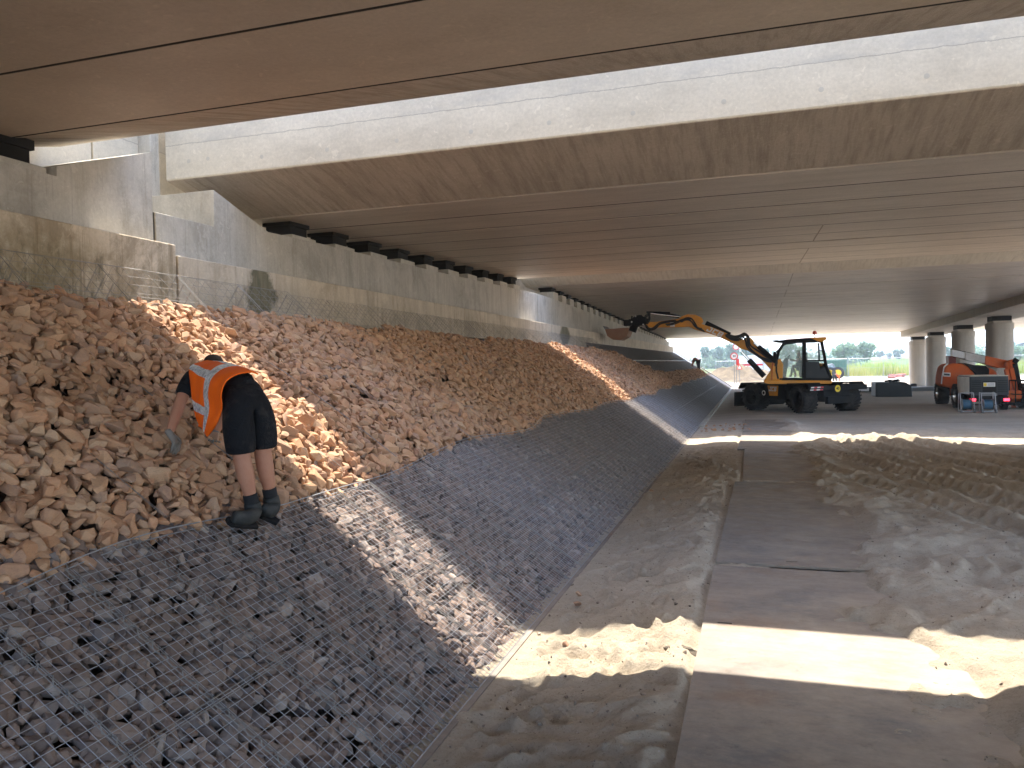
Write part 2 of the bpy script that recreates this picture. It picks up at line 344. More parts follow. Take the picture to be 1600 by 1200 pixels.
# ------------------------------------------------------------------ setting: ground, slope base, embankment
TS = math.tan(R_(33.7)); XF = -1.66
def slope_z(x): return (XF - x) * TS
def base_h(X, Y):
    near = 1 / (1 + np.exp((Y - 15) / 3.0))
    side = np.clip((X + 1.5) / 1.1, 0, 1); side = side * side * (3 - 2 * side)
    h = side * (.055 + .075 * near)
    return h
PLATES = [(-.37, 1.18, .9, 7.22), (-.36, 1.12, 7.30, 12.38), (-.19, 1.05, 12.62, 17.30), (-.36, .95, 17.36, 21.85), (-.30, 1.05, 21.95, 26.5)]
PZT = .142
def plate_top(Y): return PZT - .055 / (1 + np.exp(-(Y - 15) / 3.0)) 
def sand_h(X, Y):
    h = base_h(X, Y)
    h = h + .05 * np.clip((X - .9) / .6, 0, 1) * np.clip((18 - Y) / 4, 0, 1)
    fade = np.clip((34 - Y) / 10, 0, 1)
    rdg = lambda a, b, sd: .5 - np.abs(vnoise(a, b, sd) - .5) * 2
    lump = fbm(X * 1.3, Y * 1.3, 4, 3) * .09 + fbm(X * 5, Y * 5, 4, 9) * .05 + rdg(X * 3.1 + fbm(X * 2, Y * 2, 2, 4) * 2, Y * 3.1, 14) * .018 + rdg(X * 8, Y * 8 + fbm(X * 3, Y * 3, 2, 6) * 3, 17) * .012
    left = np.clip((X + 1.62) / .25, 0, 1)
    fine = rdg(X * 10 + 3 * vnoise(X * 4, Y * 4, 91), Y * 13, 92) * .014 + (vnoise(X * 20, Y * 20, 93) - .5) * .016 + rdg(X * 4.5, Y * 8 + 2 * vnoise(X * 3, Y * 3, 95), 94) * .022 + np.maximum(vnoise(X * 9, Y * 9, 96) - .72, 0) * .08
    h = h + fine * np.clip((20 - Y) / 6, 0, 1) * left
    h = h + lump * fade * left * np.where(X < -.3, .75, 1.)
    # heaped rim against the plates' left edge
    h = h + .03 * np.exp(-((X + .62) / .22) ** 2) * (.4 + 1.2 * vnoise(Y * .9, Y * 0, 5)) * np.clip((14 - Y) / 4, 0, 1)
    # footprints in the left strip
    rs = np.random.RandomState(5)
    for i in range(300):
        fx = rs.uniform(-1.45, -.5); fy = 2.2 + 16 * rs.rand() ** 1.4; a = rs.uniform(-.7, .7) + 1.57 * (rs.rand() < .5); s = rs.uniform(.75, 1.2)
        dx = X - fx; dy = Y - fy; m = (np.abs(dx) < .4) & (np.abs(dy) < .4)
        if not m.any(): continue
        u = dx[m] * math.cos(a) + dy[m] * math.sin(a); v = -dx[m] * math.sin(a) + dy[m] * math.cos(a)
        q = (u / (.14 * s)) ** 2 + (v / (.055 * s)) ** 2
        h[m] += -.034 * s * np.exp(-q ** 1.5) + .016 * np.exp(-((q - 2.2) / .9) ** 2)
    # wheel tracks with cleat marks, running away to the right
    for (xa, ya, xb, yb, wd, dp, ph) in ((1.1, 19.5, 3.2, 8.6, .24, .05, 0), (1.9, 20., 4.6, 9.5, .24, .06, .4), (2.9, 20.5, 6.3, 11, .25, .06, .1), (3.6, 20., 7.6, 12.4, .25, .05, .7),
                                         (.95, 15.5, 2.3, 9.4, .22, .035, .2), (1.5, 20., 3.9, 9.0, .2, .04, .9), (2.4, 20., 5.5, 10.2, .2, .04, .3)):
        L = math.hypot(xb - xa, yb - ya); ux, uy = (xb - xa) / L, (yb - ya) / L
        t = (X - xa) * ux + (Y - ya) * uy; d = -(X - xa) * uy + (Y - ya) * ux + .15 * np.sin(t * .6 + ph * 5)
        e = np.clip(t, 0, .8) / .8 * np.clip(L + 1.5 - t, 0, 1.5) / 1.5
        g = np.exp(-(d / wd) ** 6); cle = np.tanh(2.5 * np.sin((t + np.abs(d) * 1.3) * 2 * math.pi / .27 + ph))
        h = h + e * (-dp * g + .62 * dp * cle * g + dp * .9 * np.exp(-((np.abs(d) - wd * 1.25) / .09) ** 2))
    # crossing track close by: scalloped cleats
    t = X - .9; d = (Y - 7.35 - .12 * (X - 1)) ; e = np.clip(t, 0, .5) / .5
    g = np.exp(-(d / .26) ** 4); h = h + e * (.045 * g + .030 * g * np.sin((t * 1.0 + (d * 3.2) ** 2 * .16) * 2 * math.pi / .24) - .05 * np.exp(-((d - .38) / .12) ** 2) - .04 * np.exp(-((d + .42) / .14) ** 2))
    h = h + .05 * np.clip(X - .8, 0, 1) * np.exp(-((Y - 8.6) / .9) ** 2) * (1 + 2 * fbm(X * 3, Y * 3, 3, 77))
    for k, (rx, ry, a) in enumerate(((1.35, 4.9, 1.15), (1.5, 6.1, .95), (1.7, 3.6, 1.2))):
        u = (X - rx) * math.cos(a) + (Y - ry) * math.sin(a); v = -(X - rx) * math.sin(a) + (Y - ry) * math.cos(a)
        h = h + .03 * np.exp(-(v / .035) ** 2) * np.exp(-(u / 1.1) ** 4)
    # heap pushed up beside the second patch of sun
    for (cx, cy, sx, sy, hh) in ((1.1, 20.4, .8, .5, .09), (2.6, 19.9, .8, .5, .16), (3.7, 19.7, 1.0, .5, .10), (1.8, 19.4, .5, .4, .07), (3.1, 18.6, .8, .5, .09)):
        h = h + hh * np.exp(-((X - cx) / sx) ** 2 - ((Y - cy) / sy) ** 2) * (1 + 1.6 * fbm(X * 4, Y * 4, 3, 21))
    # sand spilling over the plates
    for (x0, x1, y0, y1) in PLATES:
        pt = plate_top(Y)
        inx = np.clip((X - x0) / .015, 0, 1) * np.clip((Y - y0) / .02, 0, 1) * np.clip((y1 - Y) / .02, 0, 1) * np.clip((x1 + .6 - X) / .5, 0, 1)
        edge = .78 + .28 * (vnoise(Y * .8, Y * 0 + 3, 31) - .5) + 1.0 * fbm(X * 1.5, Y * 1.5, 4, 41) + .5 * fbm(X * 7, Y * 7, 4, 47)
        edge = np.minimum(edge, x1 - .14); cover = np.clip((X - edge) / .30, -1, 1)
        cv = np.clip(cover, 0, 1)
        hin = pt - .03 + cv * .085 + cv * (.20 * fbm(X * 2.2, Y * 2.2, 4, 43) + (h - pt) * .6)
        h = h - .035 * np.exp(-((X - x0 + .02) / .03) ** 2) * ((Y > y0) & (Y < y1)) - .02 * np.exp(-((Y - y0 + .03) / .03) ** 2) * ((X > x0) & (X < x0 + .9))
        h = h * (1 - inx) + inx * hin
    far = np.clip((Y - 62) / 6, 0, 1)
    h = h + far * (fbm(X * .5, Y * .5, 4, 51) * .25)
    # spoil heaps beyond the bridge
    for (cx, cy, sx, sy, hh) in ((-2.9, 76, 1.9, 3, 1.0), (-1.2, 78, 2.0, 3, .95), (.6, 80, 1.8, 3, .7), (2.0, 80, 1.2, 2, .4), (-.6, 71, 1.5, 2.5, .4)):
        h = h + hh * np.exp(-((X - cx) / sx) ** 2 - ((Y - cy) / sy) ** 2) * (1 + 1.1 * fbm(X * 1.3, Y * 1.3, 4, 61))
    # low green dyke across the view
    h = h + 2.6 * np.clip((Y - 190) / 25, 0, 1) ** 2 * np.clip((X + 5) / 60, 0, 1)
    return h
def axis(segs):
    out = [segs[0][0]]
    for a, b, s0, s1 in segs:
        p = a
        while p < b:
            s = s0 + (s1 - s0) * (p - a) / (b - a); p += s; out.append(min(p, b))
    return np.array(sorted(set(np.round(out, 4))))
xs = axis([(-1700, -60, 300, 40), (-60, -6, 9, 1.), (-6, -1.75, .8, .3), (-1.75, 3.2, .024, .024), (3.2, 9, .026, .12), (9, 60, .3, 5), (60, 1700, 20, 300)])
ys = axis([(-60, 0, 12, 1), (0, 1.8, .3, .05), (1.8, 7, .022, .03), (7, 30, .03, .12), (30, 110, .2, 1.2), (110, 260, 2, 8), (260, 2500, 30, 350)])
GX, GY = np.meshgrid(xs, ys); GZ = sand_h(GX.copy(), GY.copy())
nx, ny = len(xs), len(ys); I = np.arange(nx * ny).reshape(ny, nx)
F = np.stack([I[:-1, :-1].ravel(), I[:-1, 1:].ravel(), I[1:, 1:].ravel(), I[1:, :-1].ravel()], 1)
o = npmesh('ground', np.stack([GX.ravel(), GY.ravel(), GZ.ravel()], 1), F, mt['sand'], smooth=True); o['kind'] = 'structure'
m_ = MB(); YE = 63.5
m_.prism([Vector((XF + .03, -12, -.3)), Vector((XF - .15, -12, -.10)), Vector((-6.3, -12, slope_z(-6.3) - .17)), Vector((-6.3, -12, -.3))], (0, YE + 12, 0))
o = m_.build('slope', mt['under']); o['kind'] = 'structure'
m_ = MB(); m_.box(-60, -7.72, -14, YE - 2, -.3, 6.0); o = m_.build('embankment', mt['grass']); o['kind'] = 'structure'
def ground_z(x, y): return float(sand_h(np.array([[float(x)]]), np.array([[float(y)]]))[0, 0])
# ------------------------------------------------------------------ steel plates on the sand
PL = ['long dusty steel road plate nearest the viewer, crossed by a broad band of sun', 'brown steel road plate just past the nearest one, small lifting slot in its near edge', 'narrow brown steel road plate with a clear dark front edge, third from the viewer', 'sand strewn steel road plate crossed by the far thin band of sun', 'farthest steel road plate, half buried in sand short of the yellow excavator']
for i, (x0, x1, y0, y1) in enumerate(PLATES):
    zt = float(plate_top(np.array((y0 + y1) / 2))); t0 = float(plate_top(np.array(y0))); t1 = float(plate_top(np.array(y1)))
    tl = (.006, -.004, .008, .0, .0)[i]
    t = thing('steel_plate', PL[i], 'steel plate', (x0, y0, t0), 'steel road plates laid along the slope foot')
    m_ = MB(); n = 14; sk = (.0, .06, -.02, .05, 0)[i]
    # slot holes near the corners are left open in the sheet
    hx, hy = x0 + .10, y0 + (4.70 if i == 0 else .14)
    if i == 1: hx = x0 + .62
    gx = [x0, hx, hx + .10, x1]; gy = [y0, hy, hy + .032, y1]
    V = []; 
    for b in range(4):
        for a in range(4):
            px = gx[a] + sk * (gy[b] - y0) / (y1 - y0); z = t0 + (t1 - t0) * (gy[b] - y0) / (y1 - y0) + tl
            V.append((px, gy[b], z))
    Fq = [(b * 4 + a, b * 4 + a + 1, (b + 1) * 4 + a + 1, (b + 1) * 4 + a) for b in range(3) for a in range(3) if not (a == 1 and b == 1)]
    m_.add(V, Fq); so_v = m_
    o = m_.build('sheet', mt['plate'], t)
    s = o.modifiers.new('thickness', 'SOLIDIFY'); s.thickness = .022; s.offset = -1
# ------------------------------------------------------------------ abutment
def zseg2(y): return np.interp(y, [8.9, 10.2, 15.3, 19.7, 23, 28, 38, 47, 58.6, 61], [3.87, 3.91, 4.0, 4.12, 4.19, 4.12, 3.94, 3.80, 3.67, 3.65])
def soffit(y):
    if y < 6: return 4.15 + .02 * (y - 5.3)
    if y < 22: return 4.15 + .0293 * (y - 9.3)
    return 4.60 - .0189 * (y - 24.3)
XW, XL = -6.2, -5.9
def wall_strip(mb, ys_, tops, x0, x1, zb):
    a = [Vector((x0, y, zb)) for y in (ys_[0], ys_[-1])]
    pts = [Vector((x1, ys_[0], zb))] + [Vector((x1, y, t)) for y, t in zip(ys_, tops)] + [Vector((x1, ys_[-1], zb))]
    mb.prism(pts, (x0 - x1, 0, 0))
ab1 = thing('abutment', 'near concrete abutment ending at the dark joint, ochre stains along its ledge', 'abutment', (-6.5, 6.8, 0))
m_ = MB(); m_.box(-6.6, XL, -12, 6.82, -.2, 3.38); m_.build('ledge_wall', mt['ledge'], ab1, bevel=.012)
m_ = MB(); wall_strip(m_, [-12, 5.63, 5.635, 6.83], [3.865, 3.865, 3.96, 4.40], -7.2, XW, 3.38)
m_.build('bearing_wall', mt['wall'], ab1)
ab2 = thing('abutment', 'long concrete abutment just beyond the dark joint, mossy patch on its ledge', 'abutment', (-6.5, 6.9, 0))
m_ = MB(); m_.box(-6.6, XL, 6.85, 22.9, -.2, 3.27); m_.build('ledge_wall', mt['ledge_clean'], ab2, bevel=.012)
m_ = MB(); yy = [6.87, 7.83, 7.835, 8.92, 10.2, 15.3, 19.7, 22.4]; wall_strip(m_, yy, [3.765, 3.765, 4.21, 3.875] + [float(zseg2(y)) for y in yy[4:]], -7.2, XW, 3.27)
m_.build('bearing_wall', mt['wall'], ab2, bevel=.008)
ab3 = thing('abutment', 'far concrete abutment running from the second gap to daylight, tall pale bearing blocks on top', 'abutment', (-6.5, 22.6, 0))
m_ = MB(); m_.box(-6.6, XL, 22.92, 60.4, -.2, 3.27); m_.build('ledge_wall', mt['ledge_clean'], ab3, bevel=.012)
m_ = MB(); yy = [22.42, 24, 28, 38, 47, 58.6, 60.3]; wall_strip(m_, yy, [float(zseg2(y)) for y in yy], -7.1, XW, 3.27)
m_.build('bearing_wall', mt['wall'], ab3)
def plinths(ab, y0, n, x=XW - .06, wy=.62, first=None):
    pm = None; bmh = None
    for i in range(n):
        yc = y0 + 1.18 * i; zs = soffit(yc); zw = float(zseg2(yc)) if yc > 8 else 3.865
        top = zs - (.21 if yc < 22 else .15)
        m = MB(); m.box(x - .62, x, yc - wy / 2, yc + wy / 2, zw - .02, top); m.build('bearing_plinth', mt['plinth'], ab, bevel=.01)
        m = MB(); m.box(x - .50, x - .10, yc - .22, yc + .22, top, zs - .06); m.box(x - .54, x - .07, yc - .25, yc + .25, zs - .06, zs + .03); m.build('bearing', mt['black'], ab)
plinths(ab1, 5.27 - 1.18 * 2, 3); plinths(ab2, 9.89, 10); plinths(ab3, 24.95, 30)
bw = thing('retaining_wall', 'pale concrete back wall seen through the gap behind the bearing blocks', 'retaining wall', (-7.4, 8, 0))
for (a, b) in ((-12, 7.19), (7.215, 7.92), (8.08, 8.12), (8.145, 23.2), (23.22, 60.4)):
    m_ = MB(); m_.box(-7.7, -7.38, a, b, 2, 5.95); m_.build('wall_panel', mt['fascia'] if b < 24 else mt['wall'], bw, bevel=.008)
m_ = MB(); m_.box(-7.7, -7.2, 7.925, 8.075, 3.6, 5.95); m_.build('pilaster', mt['wall'], bw, bevel=.01)
# joint strips between the abutment lengths
m_ = MB(); m_.box(-6.6, XL - .03, 6.822, 6.848, 1.5, 3.27); tagit(m_.build('joint_filler', mt['joint']), 'dark upright joint between the near and the long abutment', 'joint')
m_ = MB(); m_.box(-7.0, XW - .02, 6.832, 6.868, 3.39, 3.76); tagit(m_.build('joint_filler', mt['joint']), 'short dark upright joint above the ledge below the raised wing', 'joint')
# ------------------------------------------------------------------ decks
X0, X1 = -7.12, 18.6
def girder(parent, y, w=1.18, jz=0., mat='soffit'):
    z0 = soffit(y + .02) + jz; z1 = soffit(y + w - .02) + jz; g = .016 if mat == 'soffit' else .027; c = .006
    m = MB(); a = y + g; b = y + w - g
    sec = [(a, z0 + c), (a + c, z0), (b - c, z1), (b, z1 + c), (b, z1 + .9), (a, z0 + .9)]
    m.prism([Vector((X0, yy_, zz)) for yy_, zz in sec], (X1 - X0, 0, 0)); m.cur = 1; m.box(X0, X1, b + .001, b + 2 * g - .001, z1 + .005, z1 + .10); return m.build('girder', [mt[mat], mt['joint']], parent)
def deck(label, y0, n, e0, e1, top, loc, mat='soffit'):
    """y0 first girder, n girders; e0/e1: edge beams before and after: (dy, dz) of their lower outer corner"""
    t = thing('bridge_deck', label, 'bridge deck', loc)
    for i in range(n): girder(t, y0 + 1.18 * i, 1.18, random.uniform(-.005, .005), mat)
    ya, yb = y0, y0 + 1.18 * n
    for sgn, (ye, e) in ((-1, (ya, e0)), (1, (yb, e1))):
        if not e: continue
        yo = ye + sgn * e[0]; zi = soffit(ye - sgn * .05); zo = zi + e[1]; m = MB()
        sec = [(ye + sgn * .014, zi + .004), (yo, zo), (yo, zo + .10), (ye + sgn * .014, zi + .9)]
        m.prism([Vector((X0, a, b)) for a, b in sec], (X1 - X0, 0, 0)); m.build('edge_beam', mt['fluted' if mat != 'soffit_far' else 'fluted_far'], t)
        m = MB(); yi = yo - sgn * .35; m.box(X0 - .02, X1, min(yi, yo + sgn * .012), max(yi, yo + sgn * .012), zo + .003, top)
        f = m.build('fascia', mt['fascia'], t, bevel=.02)
        if sgn < 0 and e0:
            for (qx, qy) in ((295, 252), (325, 248), (409, 245), (511, 234), (620, 220), (736, 206), (858, 192), (989, 177), (1131, 159), (1283, 140), (1448, 119)):
                pp = PY(qx, qy, yo - .012); m = MB(); m.lathe([(0, .024), (.003, .026), (.004, .0)], pp, (0, -1, 0), 14); m.build('tie_hole_plug', mt['plug'], f)
    m = MB(); zt = soffit((ya + yb) / 2) + .95
    m.box(X0, X1, ya - (e0[0] - .36 if e0 else 0), yb + (e1[0] - .36 if e1 else 0), zt, zt + .2); m.build('deck_slab', mt['soffit_plain'], t)
    return t
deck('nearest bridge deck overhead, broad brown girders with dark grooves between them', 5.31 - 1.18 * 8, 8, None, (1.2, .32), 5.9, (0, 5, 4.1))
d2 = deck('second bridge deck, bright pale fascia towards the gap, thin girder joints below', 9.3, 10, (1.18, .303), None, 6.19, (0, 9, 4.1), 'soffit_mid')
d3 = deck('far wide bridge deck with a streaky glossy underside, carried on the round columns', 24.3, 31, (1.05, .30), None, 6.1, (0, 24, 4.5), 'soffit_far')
m_ = MB(); m_.box(X0, X1, 60.92, 61.1, soffit(61) - .01, 5.0); m_.build('fascia', mt['fascia'], d3)
m_ = MB()
sec = [(10.0, 0), (12.6, 0), (12.6, 1), (10.0, 1)]
y_a, y_b = 24.4, 60.6
m_.add([(10, y_a, soffit(y_a) - .345), (12.4, y_a, soffit(y_a) - .345), (12.4, y_a, soffit(y_a) + .02), (10, y_a, soffit(y_a) + .02),
        (10, y_b, soffit(y_b) - .40), (12.4, y_b, soffit(y_b) - .40), (12.4, y_b, soffit(y_b) + .02), (10, y_b, soffit(y_b) + .02)],
       [(0, 1, 2, 3), (4, 7, 6, 5), (0, 4, 5, 1), (1, 5, 6, 2), (2, 6, 7, 3), (3, 7, 4, 0)])
m_.build('crossbeam', mt['pier'], d3, bevel=.02)
for (ya_, yb_, lab_) in ((9.35, 21.05, d2), (24.35, 60.5, d3)):
    m_ = MB(); za, zb = soffit(ya_ + .1), soffit(yb_ - .1)
    m_.add([(1.14, ya_, za - .002), (1.162, ya_, za - .002), (1.162, yb_, zb - .002), (1.14, yb_, zb - .002), (1.14, ya_, za + .03), (1.162, ya_, za + .03), (1.162, yb_, zb + .03), (1.14, yb_, zb + .03)], [(0, 1, 2, 3), (4, 7, 6, 5), (0, 4, 5, 1), (1, 5, 6, 2), (2, 6, 7, 3), (3, 7, 4, 0)])
    m_.build('cross_seam', mt['plinth_dark'], lab_)
# ------------------------------------------------------------------ columns
PC = [('round concrete column at the far end of the row, in full daylight', 60.6), ('round concrete column second from the far end, right half in shade', 54.9), ('round concrete column behind the raised tip of the white and orange boom', 48.2), ('widest looking concrete column right behind the orange lift', 41.6), ('concrete column nearest the viewer, cut by the photo edge', 33.2)]
for lab, y in PC[:4]:
    hw = .55; hl = .58; t = thing('bridge_column', lab, 'column', (11.1, y, 0), 'columns under the far deck'); zt = soffit(y) - .40 - .30
    def stad(s, z): 
        out = []
        for k in range(28):
            a = 2 * math.pi * k / 28; cx_ = math.cos(a); sy_ = math.sin(a)
            out.append(Vector((11.1 + hw * s * math.copysign(abs(cx_) ** .75, cx_), y + hl * s * math.copysign(abs(sy_) ** .75, sy_), z)))
        return out
    m = MB(); m.prism(stad(1., -.3), (0, 0, zt - .28 + .3)); m.build('shaft', mt['pier'], t, smooth=True)
    m = MB(); m.prism(stad(1.035, zt - .28), (0, 0, .28)); m.build('collar', mt['pier'], t, smooth=True, bevel=.02)
    m = MB(); m.box(10.72, 11.5, y - .5, y + .5, zt, zt + .10); m.build('bearing_plinth', mt['pier'], t)
    m = MB(); m.box(10.70, 11.5, y - .4, y + .4, zt + .10, zt + .32); m.build('bearing', mt['black'], t)
# ------------------------------------------------------------------ stones
def stone_var(seed, n, bev, flat=.6):
    rs = np.random.RandomState(seed); bm = bmesh.new()
    ax = np.array([1., rs.uniform(.55, .95), rs.uniform(flat - .22, flat + .16)])
    for i in range(n):
        p = rs.normal(size=3); p /= np.abs(p).max() ** .55 * np.linalg.norm(p) ** .45; bm.verts.new(tuple(p * ax * .56 * rs.uniform(.82, 1.)))
    r = bmesh.ops.convex_hull(bm, input=bm.verts)
    for v in [v for v in bm.verts if not v.link_faces]: bm.verts.remove(v)
    if bev:
        bmesh.ops.dissolve_limit(bm, angle_limit=R_(14), verts=bm.verts, edges=bm.edges)
        bmesh.ops.bevel(bm, geom=list(bm.edges), offset=.034, segments=2 if bev > 1 else 1, affect='EDGES', profile=.6)
    bmesh.ops.triangulate(bm, faces=bm.faces)
    V = np.array([v.co[:] for v in bm.verts]); bm.verts.index_update(); Fc = np.array([[v.index for v in f.verts] for f in bm.faces]); bm.free()
    return V, Fc
SV_HI = [stone_var(100 + i, 15, 2) for i in range(16)]
SV_MD = [stone_var(200 + i, 13, 1) for i in range(12)]
SV_LO = [stone_var(300 + i, 11, 0) for i in range(12)]
SN = np.array([math.sin(R_(33.7)), 0, math.cos(R_(33.7))])
def rotm(rs, tilt=.5):
    a = rs.uniform(0, 2 * math.pi); ca, sa = math.cos(a), math.sin(a)
    Rz = np.array([[ca, -sa, 0], [sa, ca, 0], [0, 0, 1]])
    ax = rs.normal(size=2); ax /= np.linalg.norm(ax); t = rs.normal() * tilt
    kx = np.array([[0, 0, ax[1]], [0, 0, -ax[0]], [-ax[1], ax[0], 0]]); Rt = np.eye(3) + math.sin(t) * kx + (1 - math.cos(t)) * kx @ kx
    return Rt @ Rz
BAS = np.stack([np.array([math.cos(R_(33.7)), 0, -math.sin(R_(33.7))]), np.array([0, 1, 0]), SN], 1)   # slope frame
def scatter(pts, sizes, variants, rs, tilt):
    Vs = []; Fs = []; Rn = []; n = 0
    for p, s in zip(pts, sizes):
        V, Fc = variants[rs.randint(len(variants))]
        W = (V * s * rs.uniform(.85, 1.15, 3)) @ (BAS @ rotm(rs, tilt)).T + p
        Vs.append(W); Fs.append(Fc + n); n += len(V); Rn.append(np.full(len(V), rs.rand()))
    return np.concatenate(Vs), np.concatenate(Fs), np.concatenate(Rn)
def xb(y):       # lower edge of the loose stones = upper edge of the finished mesh
    return -3.20 + .05 * np.sin(y * 1.3) + .06 * (vnoise(y * .9, y * 0, 11) - .5) - .12 * np.exp(-((y - 13) / 6) ** 2)
def loose_top(y):
    return np.interp(y, [0, 8, 14, 26, 30, 33.5, 36, 57, 60], [-5.62, -5.55, -5.45, -5.5, -5.2, -4.3, -3.95, -3.9, -3.6])
rs = np.random.RandomState(11)
def jitter_grid(x0, x1, y0, y1, sp):
    out = []
    k = 0; y = y0
    while y < y1:
        x = x0 + (sp / 2 if k % 2 else 0)
        while x < x1: out.append((x + rs.uniform(-.33, .33) * sp, y + rs.uniform(-.33, .33) * sp)); x += sp
        y += sp * .87; k += 1
    return np.array(out)
def hump(x, y): return -.02 + .20 * fbm(x * .9, y * .9, 3, 71) * np.clip((-3.1 - x) / .4, 0, 1) + .12 * np.clip((-3.15 - x) / .7, 0, 1) + .07 * fbm(x * 4., y * 4., 2, 72) - .10 * np.exp(-((x + 4.25 - .12 * np.sin(y)) / .13) ** 2) * (vnoise(y * .5, y * 0, 8) > .45)
lp = []; 
for layer, (sp, dz) in enumerate(((.078, -.050), (.076, .000), (.13, .025))):
    g = jitter_grid(-5.75, -2.95, .6, 58, sp); x, y = g.T
    c = math.cos(R_(33.7)); ok = (x < xb(y) - .03 * layer) & (x > loose_top(y) + .05 * layer + .08 * (vnoise(y * 2, y * 0, 15) - .5))
    if layer == 2: ok &= (rs.rand(len(x)) < .38)
    x = x[ok]; y = y[ok]; sz = np.clip(rs.lognormal(math.log(.102), .30, len(x)), .05, .185) * (1.0 if layer < 2 else 1.05)
    h = hump(x, y) + dz
    P = np.stack([x, y, slope_z(x)], 1) + SN * h[:, None]
    lp.append(np.concatenate([P, sz[:, None], np.full((len(x), 1), layer)], 1))
lp = np.concatenate(lp)
# nearest 300 shown as single stones
cc = (lp[:, :3] - np.array(EYE)) @ CR.T; px = 800 + FPX * cc[:, 0] / cc[:, 2]; py = 600 + FPX * cc[:, 1] / cc[:, 2]
inv = (cc[:, 2] > .5) & (px > -10) & (px < 1600) & (py < 1210) & (lp[:, 4] >= 1)
area = np.where(inv, lp[:, 3] / cc[:, 2], 0); top = np.argsort(-area)[:300]; msk = np.zeros(len(lp), bool); msk[top] = True
hi_me = []
for i, (V, Fc) in enumerate(SV_HI):
    ob = npmesh('stone', V, Fc, mt['stone']); me = ob.data; bpy.data.objects.remove(ob); hi_me.append(me)
for q in lp[msk]:
    o = bpy.data.objects.new('stone', hi_me[rs.randint(16)]); COL.objects.link(o); Rm = Matrix((BAS @ rotm(rs, .55)).tolist())
    sc = Matrix.Diagonal(Vector(rs.uniform(.88, 1.15, 3) * q[3]))
    o.matrix_world = Matrix.Translation(Vector(q[:3])) @ (Rm @ sc).to_4x4()
    tagit(o, 'loose pinkish brown stone heaped with others on the slope above the wire mesh', 'stone', 'loose stones on the slope')
rest = lp[~msk]; dist = np.linalg.norm(rest[:, :3], axis=1)
Vs, Fs, Rs, n = [], [], [], 0
for a, b, var in ((0, 10, SV_HI), (10, 18, SV_MD), (18, 99, SV_LO)):
    q = rest[(dist >= a) & (dist < b)]
    V, Fc, Rn = scatter(q[:, :3], q[:, 3], var, rs, .55); Vs.append(V); Fs.append(Fc + n); Rs.append(Rn); n += len(V)
o = npmesh('stone_heap', np.concatenate(Vs), np.concatenate(Fs), mt['stone'], rnd=np.concatenate(Rs))
tagit(o, 'mass of loose pinkish brown stones covering the slope below the abutment', 'stones', None, 'stuff')
# stones packed under the mesh
Vs, Fs, Rs, n = [], [], [], 0
for (x0, x1, y0, y1, sp, up) in ((-3.4, XF - .0, 1.2, YE, .084, 0), (-3.4, XF - .03, 1.2, 24, .085, 0), (-5.85, -3.3, 28, YE - 2.5, .17, 1)):
    g = jitter_grid(x0, x1, y0, y1, sp); x, y = g.T
    ok = (x < loose_top(y) + .1) if up else np.ones(len(x), bool)
    x = x[ok]; y = y[ok]; sz = np.clip(rs.lognormal(math.log(.112 if not up else .2), .30, len(x)), .05, .25)
    P = np.stack([x, y, slope_z(x)], 1) - SN * (.010 + sz * .32 + rs.uniform(0, .022, len(x)))[:, None]
    d = np.linalg.norm(P - np.array(EYE), axis=1)
    for a, b, var in ((0, 8, SV_HI), (8, 16, SV_MD), (16, 99, SV_LO)):
        k = (d >= a) & (d < b)
        if not k.any(): continue
        V, Fc, Rn = scatter(P[k], sz[k], var, rs, .38); Vs.append(V); Fs.append(Fc + n); Rs.append(Rn); n += len(V)
o = npmesh('packed_stones', np.concatenate(Vs), np.concatenate(Fs), mt['stone_dark'], rnd=np.concatenate(Rs))
tagit(o, 'dull purple brown stones packed tight under the wire mesh at the slope foot', 'stones', None, 'stuff')
# ------------------------------------------------------------------ wire mesh
def wires(lines, r):
    Vs = []; Fs = []; n = 0
    for L in lines:
        L = np.asarray(L, float); k = len(L); t = np.gradient(L, axis=0); t /= np.linalg.norm(t, axis=1)[:, None]
        a = np.cross(t, [0.02, .03, 1.]); a /= np.linalg.norm(a, axis=1)[:, None]; b = np.cross(a, t)
        ring = np.stack([L + a * r, L + b * r, L - a * r, L - b * r], 1).reshape(-1, 3)
        i = np.arange(k - 1)[:, None] * 4; j = np.arange(4)[None, :]
        q = np.stack([i + j, i + (j + 1) % 4, i + 4 + (j + 1) % 4, i + 4 + j], 2).reshape(-1, 4)
        Vs.append(ring); Fs.append(q + n); n += len(ring)
    return np.concatenate(Vs), np.concatenate(Fs)
def on_slope(x, y, h): 
    x = np.asarray(x, float); y = np.asarray(y, float) + 0 * x; x = x + 0 * y
    return np.stack([x, y, slope_z(x)], -1) + SN * np.asarray(h)[..., None]
def wav(x, y): return .012 + .022 * fbm(x * 1.5, y * 1.5, 2, 81)
ORD = 'first second third fourth fifth sixth seventh eighth ninth tenth eleventh twelfth thirteenth fourteenth fifteenth sixteenth'.split()
spc = .052
yp = [1.15 + 4.0 * i for i in range(16)] + [YE]; yp[-1] = YE
